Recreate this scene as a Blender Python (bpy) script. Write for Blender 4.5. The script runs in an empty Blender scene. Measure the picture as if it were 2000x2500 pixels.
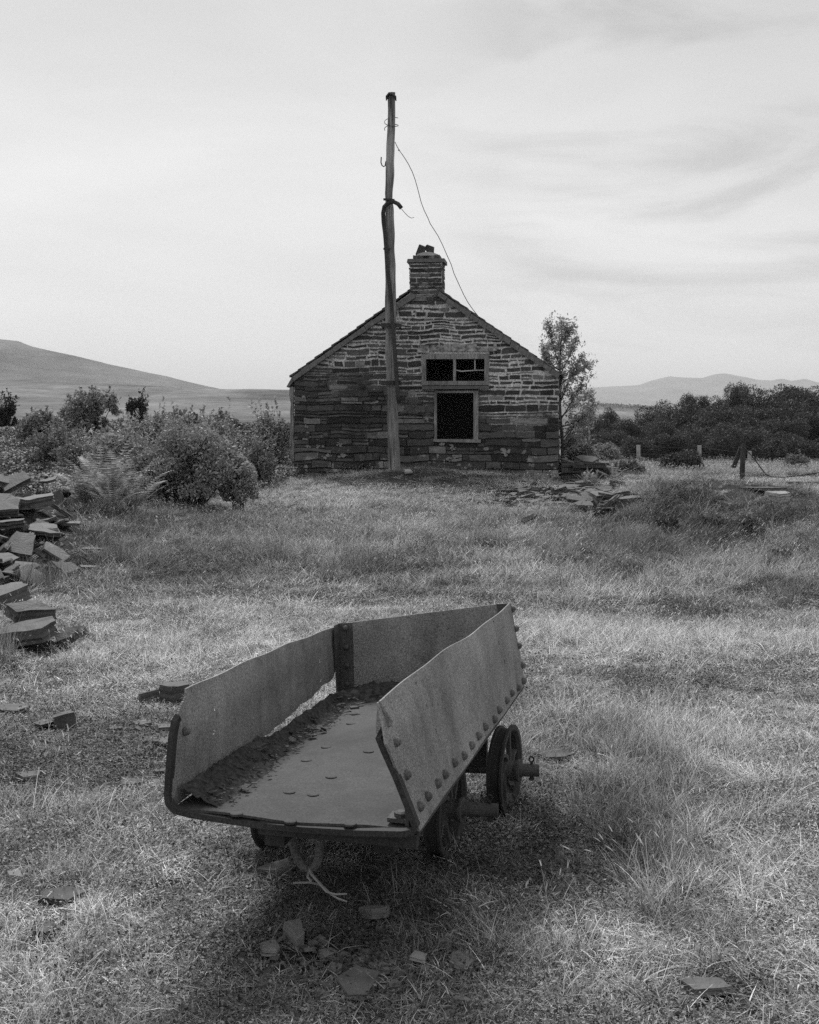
import bpy, math, random
import numpy as np
from mathutils import Vector, Matrix, Euler, noise as mnoise

R = math.radians
rng = np.random.default_rng(11)
random.seed(7)
SC = bpy.context.scene
COL = SC.collection

# ------------------------------------------------------------------ camera, sky, sun, exposure
F, CX, HY, CH = 2400.0, 862.5, 868.0, 1.6       # focal length / centre / horizon measured on the photo, eye height
cam_d = bpy.data.cameras.new('camera')
cam = bpy.data.objects.new('camera', cam_d); COL.objects.link(cam)
cam.location = (0, 0, CH); cam.rotation_euler = (R(90), 0, 0)
cam_d.sensor_fit = 'HORIZONTAL'; cam_d.sensor_width = 36; cam_d.lens = 36 * F / 1725
cam_d.shift_y = (HY - 1078.1) / 1725
cam_d.clip_start = 0.05; cam_d.clip_end = 40000
SC.camera = cam

SUN_EL, SUN_AZ = R(46), R(-14)                   # high, behind the cottage, a little to the left
wd = bpy.data.worlds.new('World'); SC.world = wd; wd.use_nodes = True
nt = wd.node_tree; nt.nodes.clear()
def N(t, typ, **kw):
    n = t.nodes.new(typ)
    for k, v in kw.items(): setattr(n, k, v)
    return n
def L(t, a, b): t.links.new(a, b)
sky = N(nt, 'ShaderNodeTexSky', sky_type='NISHITA'); sky.sun_disc = False
sky.sun_elevation = SUN_EL; sky.sun_rotation = SUN_AZ; sky.dust_density = 3; sky.air_density = 1
bw = N(nt, 'ShaderNodeRGBToBW'); L(nt, sky.outputs[0], bw.inputs[0])
mul = N(nt, 'ShaderNodeMath', operation='MULTIPLY'); mul.inputs[1].default_value = 0.55; L(nt, bw.outputs[0], mul.inputs[0])
tc = N(nt, 'ShaderNodeTexCoord')
mp = N(nt, 'ShaderNodeMapping'); mp.inputs['Scale'].default_value = (1.6, 1.6, 5); mp.inputs['Rotation'].default_value = (0.0, R(17), 0)
L(nt, tc.outputs['Generated'], mp.inputs[0])
cn = N(nt, 'ShaderNodeTexNoise'); cn.inputs['Scale'].default_value = 1.5; cn.inputs['Detail'].default_value = 7; cn.inputs['Roughness'].default_value = 0.5; cn.inputs['Distortion'].default_value = 0.5
L(nt, mp.outputs[0], cn.inputs[0])
cr = N(nt, 'ShaderNodeMapRange'); cr.inputs[1].default_value = 0.33; cr.inputs[2].default_value = 0.68; cr.inputs[3].default_value = 6.7; cr.inputs[4].default_value = 7.9
L(nt, cn.outputs[0], cr.inputs[0])
# thin cloud: paler low in the sky, greyer overhead
sx = N(nt, 'ShaderNodeSeparateXYZ'); L(nt, tc.outputs['Generated'], sx.inputs[0])
gr = N(nt, 'ShaderNodeMapRange', interpolation_type='SMOOTHSTEP'); gr.inputs[1].default_value = 0.14; gr.inputs[2].default_value = 0.36; gr.inputs[3].default_value = 1.0; gr.inputs[4].default_value = 0.80
L(nt, sx.outputs[2], gr.inputs[0])
lo = N(nt, 'ShaderNodeMapRange', interpolation_type='SMOOTHSTEP'); lo.inputs[1].default_value = 0.02; lo.inputs[2].default_value = 0.13; lo.inputs[3].default_value = 1.10; lo.inputs[4].default_value = 1.0
L(nt, sx.outputs[2], lo.inputs[0])
# greyer slanting streaks towards the east
mp2 = N(nt, 'ShaderNodeMapping'); mp2.inputs['Rotation'].default_value = (0, R(-30), 0); mp2.inputs['Scale'].default_value = (2.0, 2.0, 10)
L(nt, tc.outputs['Generated'], mp2.inputs[0])
c2n = N(nt, 'ShaderNodeTexNoise'); c2n.inputs['Scale'].default_value = 1.3; c2n.inputs['Detail'].default_value = 8; c2n.inputs['Roughness'].default_value = 0.55; c2n.inputs['Distortion'].default_value = 0.7
L(nt, mp2.outputs[0], c2n.inputs[0])
st_ = N(nt, 'ShaderNodeMapRange', interpolation_type='SMOOTHSTEP'); st_.inputs[1].default_value = 0.44; st_.inputs[2].default_value = 0.62; st_.inputs[3].default_value = 0.0; st_.inputs[4].default_value = 0.22
L(nt, c2n.outputs[0], st_.inputs[0])
ea = N(nt, 'ShaderNodeMapRange', interpolation_type='SMOOTHSTEP'); ea.inputs[1].default_value = -0.04; ea.inputs[2].default_value = 0.16; ea.inputs[3].default_value = 0.12; ea.inputs[4].default_value = 1.0
L(nt, sx.outputs[0], ea.inputs[0])
sm_ = N(nt, 'ShaderNodeMath', operation='MULTIPLY'); L(nt, st_.outputs[0], sm_.inputs[0]); L(nt, ea.outputs[0], sm_.inputs[1])
inv = N(nt, 'ShaderNodeMath', operation='SUBTRACT'); inv.inputs[0].default_value = 1.0; L(nt, sm_.outputs[0], inv.inputs[1])
m0 = N(nt, 'ShaderNodeMath', operation='MULTIPLY'); L(nt, cr.outputs[0], m0.inputs[0]); L(nt, lo.outputs[0], m0.inputs[1])
m1 = N(nt, 'ShaderNodeMath', operation='MULTIPLY'); L(nt, m0.outputs[0], m1.inputs[0]); L(nt, inv.outputs[0], m1.inputs[1])
m2 = N(nt, 'ShaderNodeMath', operation='MULTIPLY'); L(nt, m1.outputs[0], m2.inputs[0]); L(nt, gr.outputs[0], m2.inputs[1])
mx = N(nt, 'ShaderNodeMix', data_type='FLOAT'); mx.inputs[0].default_value = 0.88
L(nt, mul.outputs[0], mx.inputs[2]); L(nt, m2.outputs[0], mx.inputs[3])
bg = N(nt, 'ShaderNodeBackground'); bg.inputs[1].default_value = 0.10
L(nt, mx.outputs[0], bg.inputs[0])
wo = N(nt, 'ShaderNodeOutputWorld'); L(nt, bg.outputs[0], wo.inputs[0])

sl = bpy.data.lights.new('sun', 'SUN'); sl.energy = 2.7; sl.angle = R(12); sl.color = (1, 1, 1)
so = bpy.data.objects.new('sun', sl); COL.objects.link(so)
sdir = Vector((math.sin(SUN_AZ) * math.cos(SUN_EL), math.cos(SUN_AZ) * math.cos(SUN_EL), math.sin(SUN_EL)))
so.rotation_euler = sdir.to_track_quat('Z', 'Y').to_euler(); so.location = (0, 0, 50)

SC.view_settings.view_transform = 'Standard'; SC.view_settings.look = 'None'
SC.view_settings.exposure = 0.3; SC.view_settings.gamma = 1
cy = SC.cycles
cy.max_bounces = 5; cy.diffuse_bounces = 3; cy.glossy_bounces = 2; cy.volume_bounces = 0; cy.transparent_max_bounces = 4
cy.use_denoising = False
cy.use_adaptive_sampling = False

# ------------------------------------------------------------------ geometry helpers
def W(x, y, d):                                  # photo position + real depth -> point in the place
    return Vector(((x - CX) / F * d, d, CH - (y - HY) / F * d))

def mesh_np(name, v, f, mat=None, parent=None, smooth=False):
    v = np.asarray(v, dtype=np.float32).reshape(-1, 3); f = np.asarray(f, dtype=np.int32)
    me = bpy.data.meshes.new(name)
    me.vertices.add(len(v)); me.vertices.foreach_set('co', v.ravel())
    k = f.shape[1]; me.loops.add(f.size); me.loops.foreach_set('vertex_index', f.ravel())
    me.polygons.add(len(f)); me.polygons.foreach_set('loop_start', np.arange(0, f.size, k, dtype=np.int32))
    me.polygons.foreach_set('loop_total', np.full(len(f), k, dtype=np.int32))
    if smooth: me.polygons.foreach_set('use_smooth', np.ones(len(f), dtype=bool))
    me.update(calc_edges=True)
    if mat: me.materials.append(mat)
    return link(name, me, parent)

def link(name, me, parent=None):
    o = bpy.data.objects.new(name, me); COL.objects.link(o)
    if parent is not None: o.parent = parent
    return o

class MB:
    def __init__(s): s.v = []; s.f = []; s.m = []
    def add(s, vs, fs, m=0):
        b = len(s.v); s.v += [tuple(p) for p in vs]; s.f += [tuple(b + i for i in q) for q in fs]; s.m += [m] * len(fs)
    def box(s, c, sz, rot=None, m=0, jit=0):
        hx, hy, hz = sz[0] / 2, sz[1] / 2, sz[2] / 2
        P = [Vector((x * hx, y * hy, z * hz)) for z in (-1, 1) for x, y in ((-1, -1), (1, -1), (1, 1), (-1, 1))]
        if jit: P = [p + Vector([random.uniform(-jit, jit) for _ in range(3)]) for p in P]
        if rot is not None: P = [rot @ p for p in P]
        c = Vector(c); s.add([p + c for p in P], [(3, 2, 1, 0), (4, 5, 6, 7), (0, 1, 5, 4), (1, 2, 6, 5), (2, 3, 7, 6), (3, 0, 4, 7)], m)
    def prism(s, pts, ext, m=0):                 # closed polygon swept by a vector
        n = len(pts); ext = Vector(ext); A = [Vector(p) for p in pts]
        s.add(A + [p + ext for p in A], [tuple(range(n))[::-1], tuple(range(n, 2 * n))] + [(i, (i + 1) % n, n + (i + 1) % n, n + i) for i in range(n)], m)
    def tube(s, path, rad, n=8, m=0, caps=True, squash=None):
        P = [Vector(p) for p in path]; k = len(P)
        if not hasattr(rad, '__len__'): rad = [rad] * k
        up = Vector((0.13, 0.31, 0.94)); vs = []
        for i in range(k):
            t = (P[min(i + 1, k - 1)] - P[max(i - 1, 0)]).normalized()
            a = t.cross(up)
            if a.length < 1e-3: a = t.cross(Vector((1, 0, 0)))
            a.normalize(); b = t.cross(a); up = a.cross(t)
            for j in range(n):
                q = 2 * math.pi * j / n
                vs.append(P[i] + (a * math.cos(q) + b * math.sin(q)) * rad[i])
        fs = [(i * n + j, i * n + (j + 1) % n, (i + 1) * n + (j + 1) % n, (i + 1) * n + j) for i in range(k - 1) for j in range(n)]
        if caps: fs += [tuple(range(n))[::-1], tuple(range((k - 1) * n, k * n))]
        s.add(vs, fs, m)
    def bar(s, path, hw, hh, side, m=0):         # rectangular section; 'side' is the width direction
        P = [Vector(p) for p in path]; k = len(P); side = Vector(side); vs = []
        for i in range(k):
            t = (P[min(i + 1, k - 1)] - P[max(i - 1, 0)]).normalized()
            a = (side - t * side.dot(t)).normalized(); b = t.cross(a)
            vs += [P[i] - a * hw - b * hh, P[i] + a * hw - b * hh, P[i] + a * hw + b * hh, P[i] - a * hw + b * hh]
        fs = [(i * 4 + j, i * 4 + (j + 1) % 4, i * 4 + 4 + (j + 1) % 4, i * 4 + 4 + j) for i in range(k - 1) for j in range(4)]
        fs += [(3, 2, 1, 0), tuple(range((k - 1) * 4, k * 4))]
        s.add(vs, fs, m)
    def lathe(s, prof, c, axis, n=40, m=0, closed=False):   # prof: (along axis, radius)
        q = Vector(axis).normalized().to_track_quat('Z', 'Y'); c = Vector(c); vs = []
        for (h, r) in prof:
            for j in range(n):
                a = 2 * math.pi * j / n
                vs.append(c + q @ Vector((r * math.cos(a), r * math.sin(a), h)))
        k = len(prof); rr = range(k) if closed else range(k - 1)
        fs = [(i * n + j, i * n + (j + 1) % n, ((i + 1) % k) * n + (j + 1) % n, ((i + 1) % k) * n + j) for i in rr for j in range(n)]
        if not closed: fs += [tuple(range(n))[::-1], tuple(range((k - 1) * n, k * n))]
        s.add(vs, fs, m)
    def dome(s, c, nrm, r, h, m=0):
        prof = [(-0.002, r), (h * .45, r * .9), (h * .85, r * .55), (h, r * .12)]
        s.lathe(prof, c, nrm, 10, m)
    def build(s, name, mats, parent=None, smooth=False):
        me = bpy.data.meshes.new(name); me.from_pydata(s.v, [], s.f)
        if not isinstance(mats, (list, tuple)): mats = [mats]
        for x in mats: me.materials.append(x)
        if len(mats) > 1: me.polygons.foreach_set('material_index', s.m)
        if smooth: me.polygons.foreach_set('use_smooth', [True] * len(s.f))
        me.update(); 
        return link(name, me, parent)

def tag(o, label=None, cat=None, group=None, kind=None):
    if label: o['label'] = label
    if cat: o['category'] = cat
    if group: o['group'] = group
    if kind: o['kind'] = kind
    return o
def empty(name, loc, rz=0):
    o = bpy.data.objects.new(name, None); COL.objects.link(o); o.location = loc; o.rotation_euler = (0, 0, rz); o.empty_display_size = .2
    return o
def under(part, root):                           # parts are modelled in place, the thing's Empty sits at its base
    part.parent = root; part.matrix_parent_inverse = Matrix.Translation(-Vector(root.location))
    return part

def _h(ix, iy, s):
    a = np.sin(ix * 127.1 + iy * 311.7 + s * 74.7) * 43758.5453
    return a - np.floor(a)
def vnoise(x, y, s=0):
    x = np.asarray(x, float); y = np.asarray(y, float)
    ix, iy = np.floor(x), np.floor(y); fx, fy = x - ix, y - iy
    fx = fx * fx * (3 - 2 * fx); fy = fy * fy * (3 - 2 * fy)
    return (_h(ix, iy, s) * (1 - fx) + _h(ix + 1, iy, s) * fx) * (1 - fy) + (_h(ix, iy + 1, s) * (1 - fx) + _h(ix + 1, iy + 1, s) * fx) * fy
def fbm(x, y, s=0, o=4):
    t = 0; a = 1; w = 0
    for i in range(o): t = t + a * vnoise(x * 2 ** i, y * 2 ** i, s + i * 3); w += a; a *= .5
    return t / w
def sst(a, b, x):
    t = np.clip((x - a) / (b - a), 0, 1); return t * t * (3 - 2 * t)
def gs(x, y, cx, cy, sx_, sy_): return np.exp(-((x - cx) / sx_) ** 2 - ((y - cy) / sy_) ** 2)

# ------------------------------------------------------------------ terrain height
def zt(x, y):
    x = np.asarray(x, float); y = np.asarray(y, float)
    near = 1 - sst(60, 140, np.hypot(x, y))
    z = (fbm(x * .55, y * .55, 1, 3) - .5) * .16 * near + (fbm(x * 2.4, y * 2.4, 5, 3) - .5) * .085 * near
    k = sst(1.0, 2.6, np.hypot(x + .1, y - 4.1)); z = z * (.25 + .75 * k)
    z = z + .55 * gs(x, y, 4.7, 17.0, 1.7, 2.0) + .16 * gs(x, y, 3.2, 15.2, 1.1, 1.4) + .2 * gs(x, y, 7.2, 14.5, 2.5, 2.5)
    z = z + .30 * (fbm(x * .8, y * .55, 40, 3) - .5) * sst(1.5, 3.5, x) * sst(9, 12, y) * (1 - sst(22, 26, y)) - .26 * sst(28, 35, y) * sst(2, 4, x)
    z = z + .26 * gs(x, y, .5, 26.2, 2.0, 2.2)
    z = z + .55 * gs(x, y, -5.4, 14.0, 1.7, 3.6) + .20 * gs(x, y, -3.3, 8.0, 1.0, .9)
    z = z + (.95 + .5 * (fbm(x * .3, y * .3, 9, 3) - .5)) * sst(19, 29, y) * sst(3.3, 4.6, -x) * (1 - sst(50, 120, y)) 
    z = z + .18 * gs(x, y, 6.2, 33, 1.6, 2.5) + .08 * gs(x, y, 12, 32, 4, 3)
    d = np.maximum(y, np.abs(x) * .8)
    z = z - 2.6 * sst(40, 70, d) * sst(-25, 10, x) - 1.2 * sst(40, 75, d) * (1 - sst(-25, 10, x)) - 30 * sst(110, 700, d) - 15 * sst(700, 2500, d)
    return z
def hit(px, py, dmax=60):                        # where a photo position meets the ground
    d = np.linspace(2.4, dmax, 2400)
    x = (px - CX) / F * d; zr = CH - (py - HY) / F * d; g = zt(x, d)
    i = int(np.argmax(zr < g))
    if not (zr < g).any(): i = len(d) - 1
    return Vector((x[i], d[i], g[i]))

# ------------------------------------------------------------------ materials (the photograph is black and white: everything neutral)
def mat(name, rough=.9, spec=.3):
    m = bpy.data.materials.new(name); m.use_nodes = True; t = m.node_tree
    b = t.nodes['Principled BSDF']; b.inputs['Roughness'].default_value = rough; b.inputs['Specular IOR Level'].default_value = spec
    return m, t, b
def noise(t, scale, detail=5, rough=.6, coord='Object', stretch=None, dist=0):
    n = N(t, 'ShaderNodeTexNoise'); n.inputs['Scale'].default_value = scale; n.inputs['Detail'].default_value = detail
    n.inputs['Roughness'].default_value = rough; n.inputs['Distortion'].default_value = dist
    c = N(t, 'ShaderNodeTexCoord') if coord != 'Position' else N(t, 'ShaderNodeNewGeometry')
    src = c.outputs[coord]
    if stretch:
        mpp = N(t, 'ShaderNodeMapping'); mpp.inputs['Scale'].default_value = stretch; L(t, src, mpp.inputs[0]); src = mpp.outputs[0]
    L(t, src, n.inputs['Vector']); return n.outputs[0]
def rmap(t, v, a, b, c, d, smooth=False):
    n = N(t, 'ShaderNodeMapRange'); n.clamp = True
    if smooth: n.interpolation_type = 'SMOOTHSTEP'
    for i, q in enumerate((a, b, c, d)): n.inputs[i + 1].default_value = q
    L(t, v, n.inputs[0]); return n.outputs[0]
def math_(t, op, a, b=None, c=None):
    n = N(t, 'ShaderNodeMath', operation=op)
    for i, q in enumerate((a, b, c)):
        if q is None: continue
        if isinstance(q, (int, float)): n.inputs[i].default_value = q
        else: L(t, q, n.inputs[i])
    return n.outputs[0]
def mixf(t, f, a, b):
    n = N(t, 'ShaderNodeMix', data_type='FLOAT')
    for i, q in ((0, f), (2, a), (3, b)):
        if isinstance(q, (int, float)): n.inputs[i].default_value = q
        else: L(t, q, n.inputs[i])
    return n.outputs[0]
def bump(t, b, h, strength=.5, dist=.01):
    n = N(t, 'ShaderNodeBump'); n.inputs['Strength'].default_value = strength; n.inputs['Distance'].default_value = dist
    L(t, h, n.inputs['Height']); L(t, n.outputs[0], b.inputs['Normal'])
def island(t): return N(t, 'ShaderNodeNewGeometry').outputs['Random Per Island']

def mk_slate(name, lo, hi, rough=.65, scale=9, spec=.35):
    m, t, b = mat(name, rough, spec)
    v = noise(t, scale, 6, .65); w = noise(t, scale * 6, 4, .7); obj = N(t, 'ShaderNodeObjectInfo').outputs['Random']
    c = rmap(t, v, .3, .7, lo, hi); c = math_(t, 'MULTIPLY', c, rmap(t, island(t), 0, 1, .7, 1.35)); c = math_(t, 'MULTIPLY', c, rmap(t, obj, 0, 1, .75, 1.3))
    li = rmap(t, noise(t, scale * 2.2, 5, .7), .62, .70, 0, .5); c = mixf(t, li, c, .36)     # lichen specks
    L(t, c, b.inputs['Base Color'])
    lay = noise(t, 14, 5, .6, stretch=(.5, .5, 9))
    bump(t, b, math_(t, 'ADD', w, lay), .55, .012); return m
M_slate = mk_slate('slate_rock', .035, .09)
M_slate_shade = mk_slate('slate_lifted_in_shade', .08, .17)  # slate lightened in colour to offset the shade on foreground stones
M_slate_dark = mk_slate('slate_rock_dark', .03, .065)
M_slate_pale = mk_slate('pale_rock', .18, .36, .9)

def mk_wallstone():
    m, t, b = mat('slate_walling', .75, .3)
    r = island(t); v = noise(t, 5, 6, .7, 'Position', (1, 1, 3)); f = noise(t, 40, 4, .7, 'Position')
    c = rmap(t, r, 0, 1, .022, .12); hi = rmap(t, r, .86, 1, 0, .12); c = math_(t, 'ADD', c, hi)
    c = math_(t, 'MULTIPLY', c, rmap(t, v, .25, .75, .55, 1.5)); c = math_(t, 'MULTIPLY', c, rmap(t, f, .3, .7, .75, 1.3))
    g = N(t, 'ShaderNodeNewGeometry'); s = N(t, 'ShaderNodeSeparateXYZ'); L(t, g.outputs['Position'], s.inputs[0])
    # damp streak below the gutter hole and pale lichen blots low on the left
    ln = noise(t, 3.4, 4, .6, 'Position', (1, 1, 1.0)); zlow = rmap(t, s.outputs[2], .2, 1.3, 1, 0)
    li = math_(t, 'MULTIPLY', rmap(t, ln, .61, .65, 0, .8), zlow); c = mixf(t, li, c, .42)
    wet = math_(t, 'MULTIPLY', rmap(t, math_(t, 'ABSOLUTE', math_(t, 'ADD', s.outputs[0], 1.25)), .12, .42, 1, 0, True), rmap(t, s.outputs[2], 2.9, 2.3, 0, 1, True))
    wn = rmap(t, noise(t, 4, 4, .6, 'Position', (1, 1, .4)), .35, .6, 0, 1)
    c = mixf(t, math_(t, 'MULTIPLY', math_(t, 'MULTIPLY', wet, wn), .6), c, .018)
    lime = math_(t, 'MULTIPLY', rmap(t, noise(t, 7, 5, .75, 'Position'), .56, .66, 0, .55), rmap(t, s.outputs[2], 1.9, 3.2, 0, 1)); c = mixf(t, lime, c, .22)
    L(t, c, b.inputs['Base Color']); bump(t, b, math_(t, 'ADD', f, noise(t, 12, 5, .6, 'Position', (.6, .6, 6))), .8, .02); return m
M_wall = mk_wallstone()
def mk_mortar():
    m, t, b = mat('lime_mortar', .95, .1)
    g = N(t, 'ShaderNodeNewGeometry'); s = N(t, 'ShaderNodeSeparateXYZ'); L(t, g.outputs['Position'], s.inputs[0])
    n1 = noise(t, 1.1, 5, .65, 'Position'); n2 = noise(t, 22, 4, .7, 'Position')
    hgt = math_(t, 'ADD', math_(t, 'ADD', s.outputs[2], math_(t, 'MULTIPLY', s.outputs[0], .22)), math_(t, 'MULTIPLY', math_(t, 'SUBTRACT', n1, .5), 3.2))
    k = rmap(t, hgt, 1.5, 2.6, .03, 1, True)
    c = mixf(t, k, .018, .62); c = math_(t, 'MULTIPLY', c, rmap(t, n2, .3, .7, .3, 1.45))
    wet = math_(t, 'MULTIPLY', rmap(t, math_(t, 'ABSOLUTE', math_(t, 'ADD', s.outputs[0], 1.25)), .12, .5, .85, 0, True), rmap(t, s.outputs[2], 3.0, 2.3, 0, 1, True))
    c = mixf(t, wet, c, .03)
    L(t, c, b.inputs['Base Color']); bump(t, b, n2, .8, .02); return m
M_mortar = mk_mortar()

def mk_wood(name, lo, hi, axis=(14, 14, .7)):
    m, t, b = mat(name, .9, .15)
    g = noise(t, 4, 6, .75, stretch=axis, dist=.6); h = noise(t, 1.2, 3, .6)
    c = rmap(t, g, .33, .66, lo, hi); c = math_(t, 'MULTIPLY', c, rmap(t, h, .3, .7, .6, 1.3)); L(t, c, b.inputs['Base Color'])
    bump(t, b, g, 1.0, .03); return m
M_pole = mk_wood('weathered_pole_timber', .025, .42, (3.6, 3.6, .22))
M_frame = mk_wood('weathered_window_timber', .09, .44)
M_post = mk_wood('bleached_post_timber', .30, .5)
M_postdark = mk_wood('dark_post_timber', .03, .09)
M_bark = mk_wood('bark', .05, .14)

def mk_iron(name, lo, hi, rough=.8, gran=170):
    m, t, b = mat(name, rough, .35)
    a = noise(t, 2.2, 5, .6); f = noise(t, gran, 3, .8); st = noise(t, 5, 4, .6, stretch=(3, 3, .25))
    c = rmap(t, a, .3, .7, lo, hi); c = math_(t, 'MULTIPLY', c, rmap(t, f, .34, .66, .45, 1.6)); c = math_(t, 'MULTIPLY', c, rmap(t, st, .35, .65, .86, 1.1))
    bl = rmap(t, noise(t, 6, 6, .7, dist=.8), .52, .66, 0, .22); c = math_(t, 'MULTIPLY', c, math_(t, 'SUBTRACT', 1, bl))
    sp = rmap(t, noise(t, 38, 4, .75), .60, .68, 1, .62); c = math_(t, 'MULTIPLY', c, sp)
    L(t, c, b.inputs['Base Color']); bump(t, b, math_(t, 'ADD', f, noise(t, 45, 4, .7)), .5, .003); return m
M_iron = mk_iron('rusted_plate', .16, .31)
M_bed = mk_iron('worn_bed_plate', .042, .08)
M_irondk = mk_iron('dark_rusted_iron', .022, .055, .75)
M_ironmid = mk_iron('rusted_strap_iron', .045, .10, .7)
M_rivet = mk_iron('rusted_rivet_iron', .08, .15, .7)
def mk_plain(name, v, rough=.9, var=.3, scale=8):
    m, t, b = mat(name, rough, .2); n = noise(t, scale, 5, .65)
    L(t, rmap(t, n, .3, .7, v * (1 - var), v * (1 + var)), b.inputs['Base Color']); bump(t, b, n, .4, .01); return m
M_black = mk_plain('interior_shade', .025)  # darkness of the unlit room painted as a near-black colour
M_roof = mk_plain('roof_slates', .085, .7, .35, 6)
M_verge = mk_plain('verge_slates', .15, .75, .35, 14)
M_cement = mk_plain('cement_flaunching', .33)
M_wire = mk_plain('iron_wire', .03, .6)
M_soil = mk_plain('dark_soil', .05, 1, .8, 55)

def mk_leaf(name, lo, hi, trans=.25, rough=.6):
    m, t, b = mat(name, rough, .3); r = island(t); o = N(t, 'ShaderNodeObjectInfo').outputs['Random']
    c = rmap(t, r, 0, 1, lo, hi); c = math_(t, 'MULTIPLY', c, rmap(t, o, 0, 1, .8, 1.2)); L(t, c, b.inputs['Base Color'])
    tr = N(t, 'ShaderNodeBsdfTranslucent'); L(t, c, tr.inputs[0]); mxs = N(t, 'ShaderNodeMixShader'); mxs.inputs[0].default_value = trans
    out = t.nodes['Material Output']; L(t, b.outputs[0], mxs.inputs[1]); L(t, tr.outputs[0], mxs.inputs[2]); L(t, mxs.outputs[0], out.inputs[0]); return m
M_leaf_tree = mk_leaf('tree_leaf', .018, .095)
M_leaf_dark = mk_leaf('dark_shrub_leaf', .03, .08)
M_leaf_bush = mk_leaf('willow_shrub_leaf', .14, .50, .2)
M_leaf_mid = mk_leaf('mid_shrub_leaf', .08, .36, .2)
M_leaf_birch = mk_leaf('birch_leaf', .16, .50, .4)
M_fern = mk_leaf('fern_leaf', .16, .48, .3)
M_dull = mk_leaf('undergrowth_leaf', .07, .26, .2)

def mk_grass(name, lo, hi):
    m, t, b = mat(name, .6, .25); r = island(t)
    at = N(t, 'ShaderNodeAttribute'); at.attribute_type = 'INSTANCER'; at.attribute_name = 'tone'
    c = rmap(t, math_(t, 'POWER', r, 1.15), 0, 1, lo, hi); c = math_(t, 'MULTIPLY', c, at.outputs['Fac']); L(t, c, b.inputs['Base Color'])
    tr = N(t, 'ShaderNodeBsdfTranslucent'); L(t, c, tr.inputs[0]); mxs = N(t, 'ShaderNodeMixShader'); mxs.inputs[0].default_value = .10
    out = t.nodes['Material Output']; L(t, b.outputs[0], mxs.inputs[1]); L(t, tr.outputs[0], mxs.inputs[2]); L(t, mxs.outputs[0], out.inputs[0]); return m
M_blade = mk_grass('grass_blade', .07, .95)
M_seed = mk_grass('grass_seed_head', .35, .65)
M_herb = mk_grass('low_herb_leaf', .04, .40)

def mk_ground():
    m, t, b = mat('turf_soil', 1, .1)
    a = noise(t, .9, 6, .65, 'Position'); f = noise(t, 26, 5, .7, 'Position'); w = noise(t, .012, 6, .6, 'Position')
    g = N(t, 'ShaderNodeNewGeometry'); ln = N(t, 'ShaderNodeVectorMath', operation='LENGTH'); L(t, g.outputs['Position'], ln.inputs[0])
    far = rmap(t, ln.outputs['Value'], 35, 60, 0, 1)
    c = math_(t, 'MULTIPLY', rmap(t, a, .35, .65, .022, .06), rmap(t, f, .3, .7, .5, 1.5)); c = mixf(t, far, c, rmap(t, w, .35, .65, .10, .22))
    L(t, c, b.inputs['Base Color']); bump(t, b, f, .8, .03); return m
M_ground = mk_ground()
def mk_hill(name, lo, hi, s1, s2):
    m, t, b = mat(name, 1, .05)
    a = noise(t, s1, 6, .65, 'Position', (1, .5, 3)); f = noise(t, s2, 4, .7, 'Position', (1, .6, 1))
    c = math_(t, 'MULTIPLY', rmap(t, a, .35, .65, lo, hi), rmap(t, f, .3, .7, .7, 1.3)); L(t, c, b.inputs['Base Color']); return m
M_moor = mk_hill('moorland', .07, .24, .012, .12)
M_mount = mk_hill('mountain_heath', .04, .17, .003, .02)

# ------------------------------------------------------------------ ground
def axis_pts(a, b, step, far, back, growth=1.22):
    core = list(np.arange(a, b + 1e-6, step)); out = core[:]; s = step
    while out[-1] < far: s *= growth; out.append(out[-1] + s)
    s = step
    while out[0] > back: s *= growth; out.insert(0, out[0] - s)
    return np.array(out)
xs = axis_pts(-10, 12, .14, 13500, -13500); ys = axis_pts(1.5, 40, .14, 14500, -180)
X, Y = np.meshgrid(xs, ys); Z = zt(X, Y)
nx, ny = len(xs), len(ys); idx = np.arange(nx * ny).reshape(ny, nx)
fq = np.stack([idx[:-1, :-1], idx[:-1, 1:], idx[1:, 1:], idx[1:, :-1]], -1).reshape(-1, 4)
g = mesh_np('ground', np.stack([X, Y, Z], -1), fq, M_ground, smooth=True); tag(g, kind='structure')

def ridge(name, pts, D, base_z, front, mat_, amp, ns, rows=40, cols=260, back=None):
    px = np.array([p[0] for p in pts], float); py = np.array([p[1] for p in pts], float)
    xp = np.linspace(px[0], px[-1], cols); yp = np.interp(xp, px, py)
    V = []; back = back or front
    t_ = np.concatenate([np.linspace(0, 1, rows), 1 + np.linspace(0, 1, 12)[1:]])
    for t in t_:
        if t <= 1: d = D - (1 - t) * front; s = t ** 1.25
        else: d = D + (t - 1) * back; s = 1 - (t - 1) ** 1.5
        x = (xp - CX) / F * D * (.6 + .4 * d / D); zr = CH - (yp - HY) / F * D
        z = base_z + (zr - base_z) * s + (fbm(x / ns, np.full_like(x, d / ns), 3, 5) - .5) * amp * (4 * s * (1 - s) + .0) * (1 if t <= 1 else 0)
        z = z + (fbm(x / (ns * .12), np.full_like(x, d / ns), 8, 3) - .5) * amp * .10
        V.append(np.stack([x, np.full_like(x, d), z], -1))
    V = np.array(V); k = len(t_); ii = np.arange(k * cols).reshape(k, cols)
    f = np.stack([ii[:-1, :-1], ii[:-1, 1:], ii[1:, 1:], ii[1:, :-1]], -1).reshape(-1, 4)
    return tag(mesh_np(name, V, f, mat_, smooth=True), kind='structure')
ridge('hill', [(-900, 640), (-500, 655), (-200, 690), (0, 714), (37, 718), (64, 729), (112, 739), (169, 752), (232, 767), (300, 782), (356, 793), (412, 808), (450, 816), (500, 826), (600, 850), (720, 875)], 2700, -45, 1500, M_mount, 30, 260)
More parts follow.
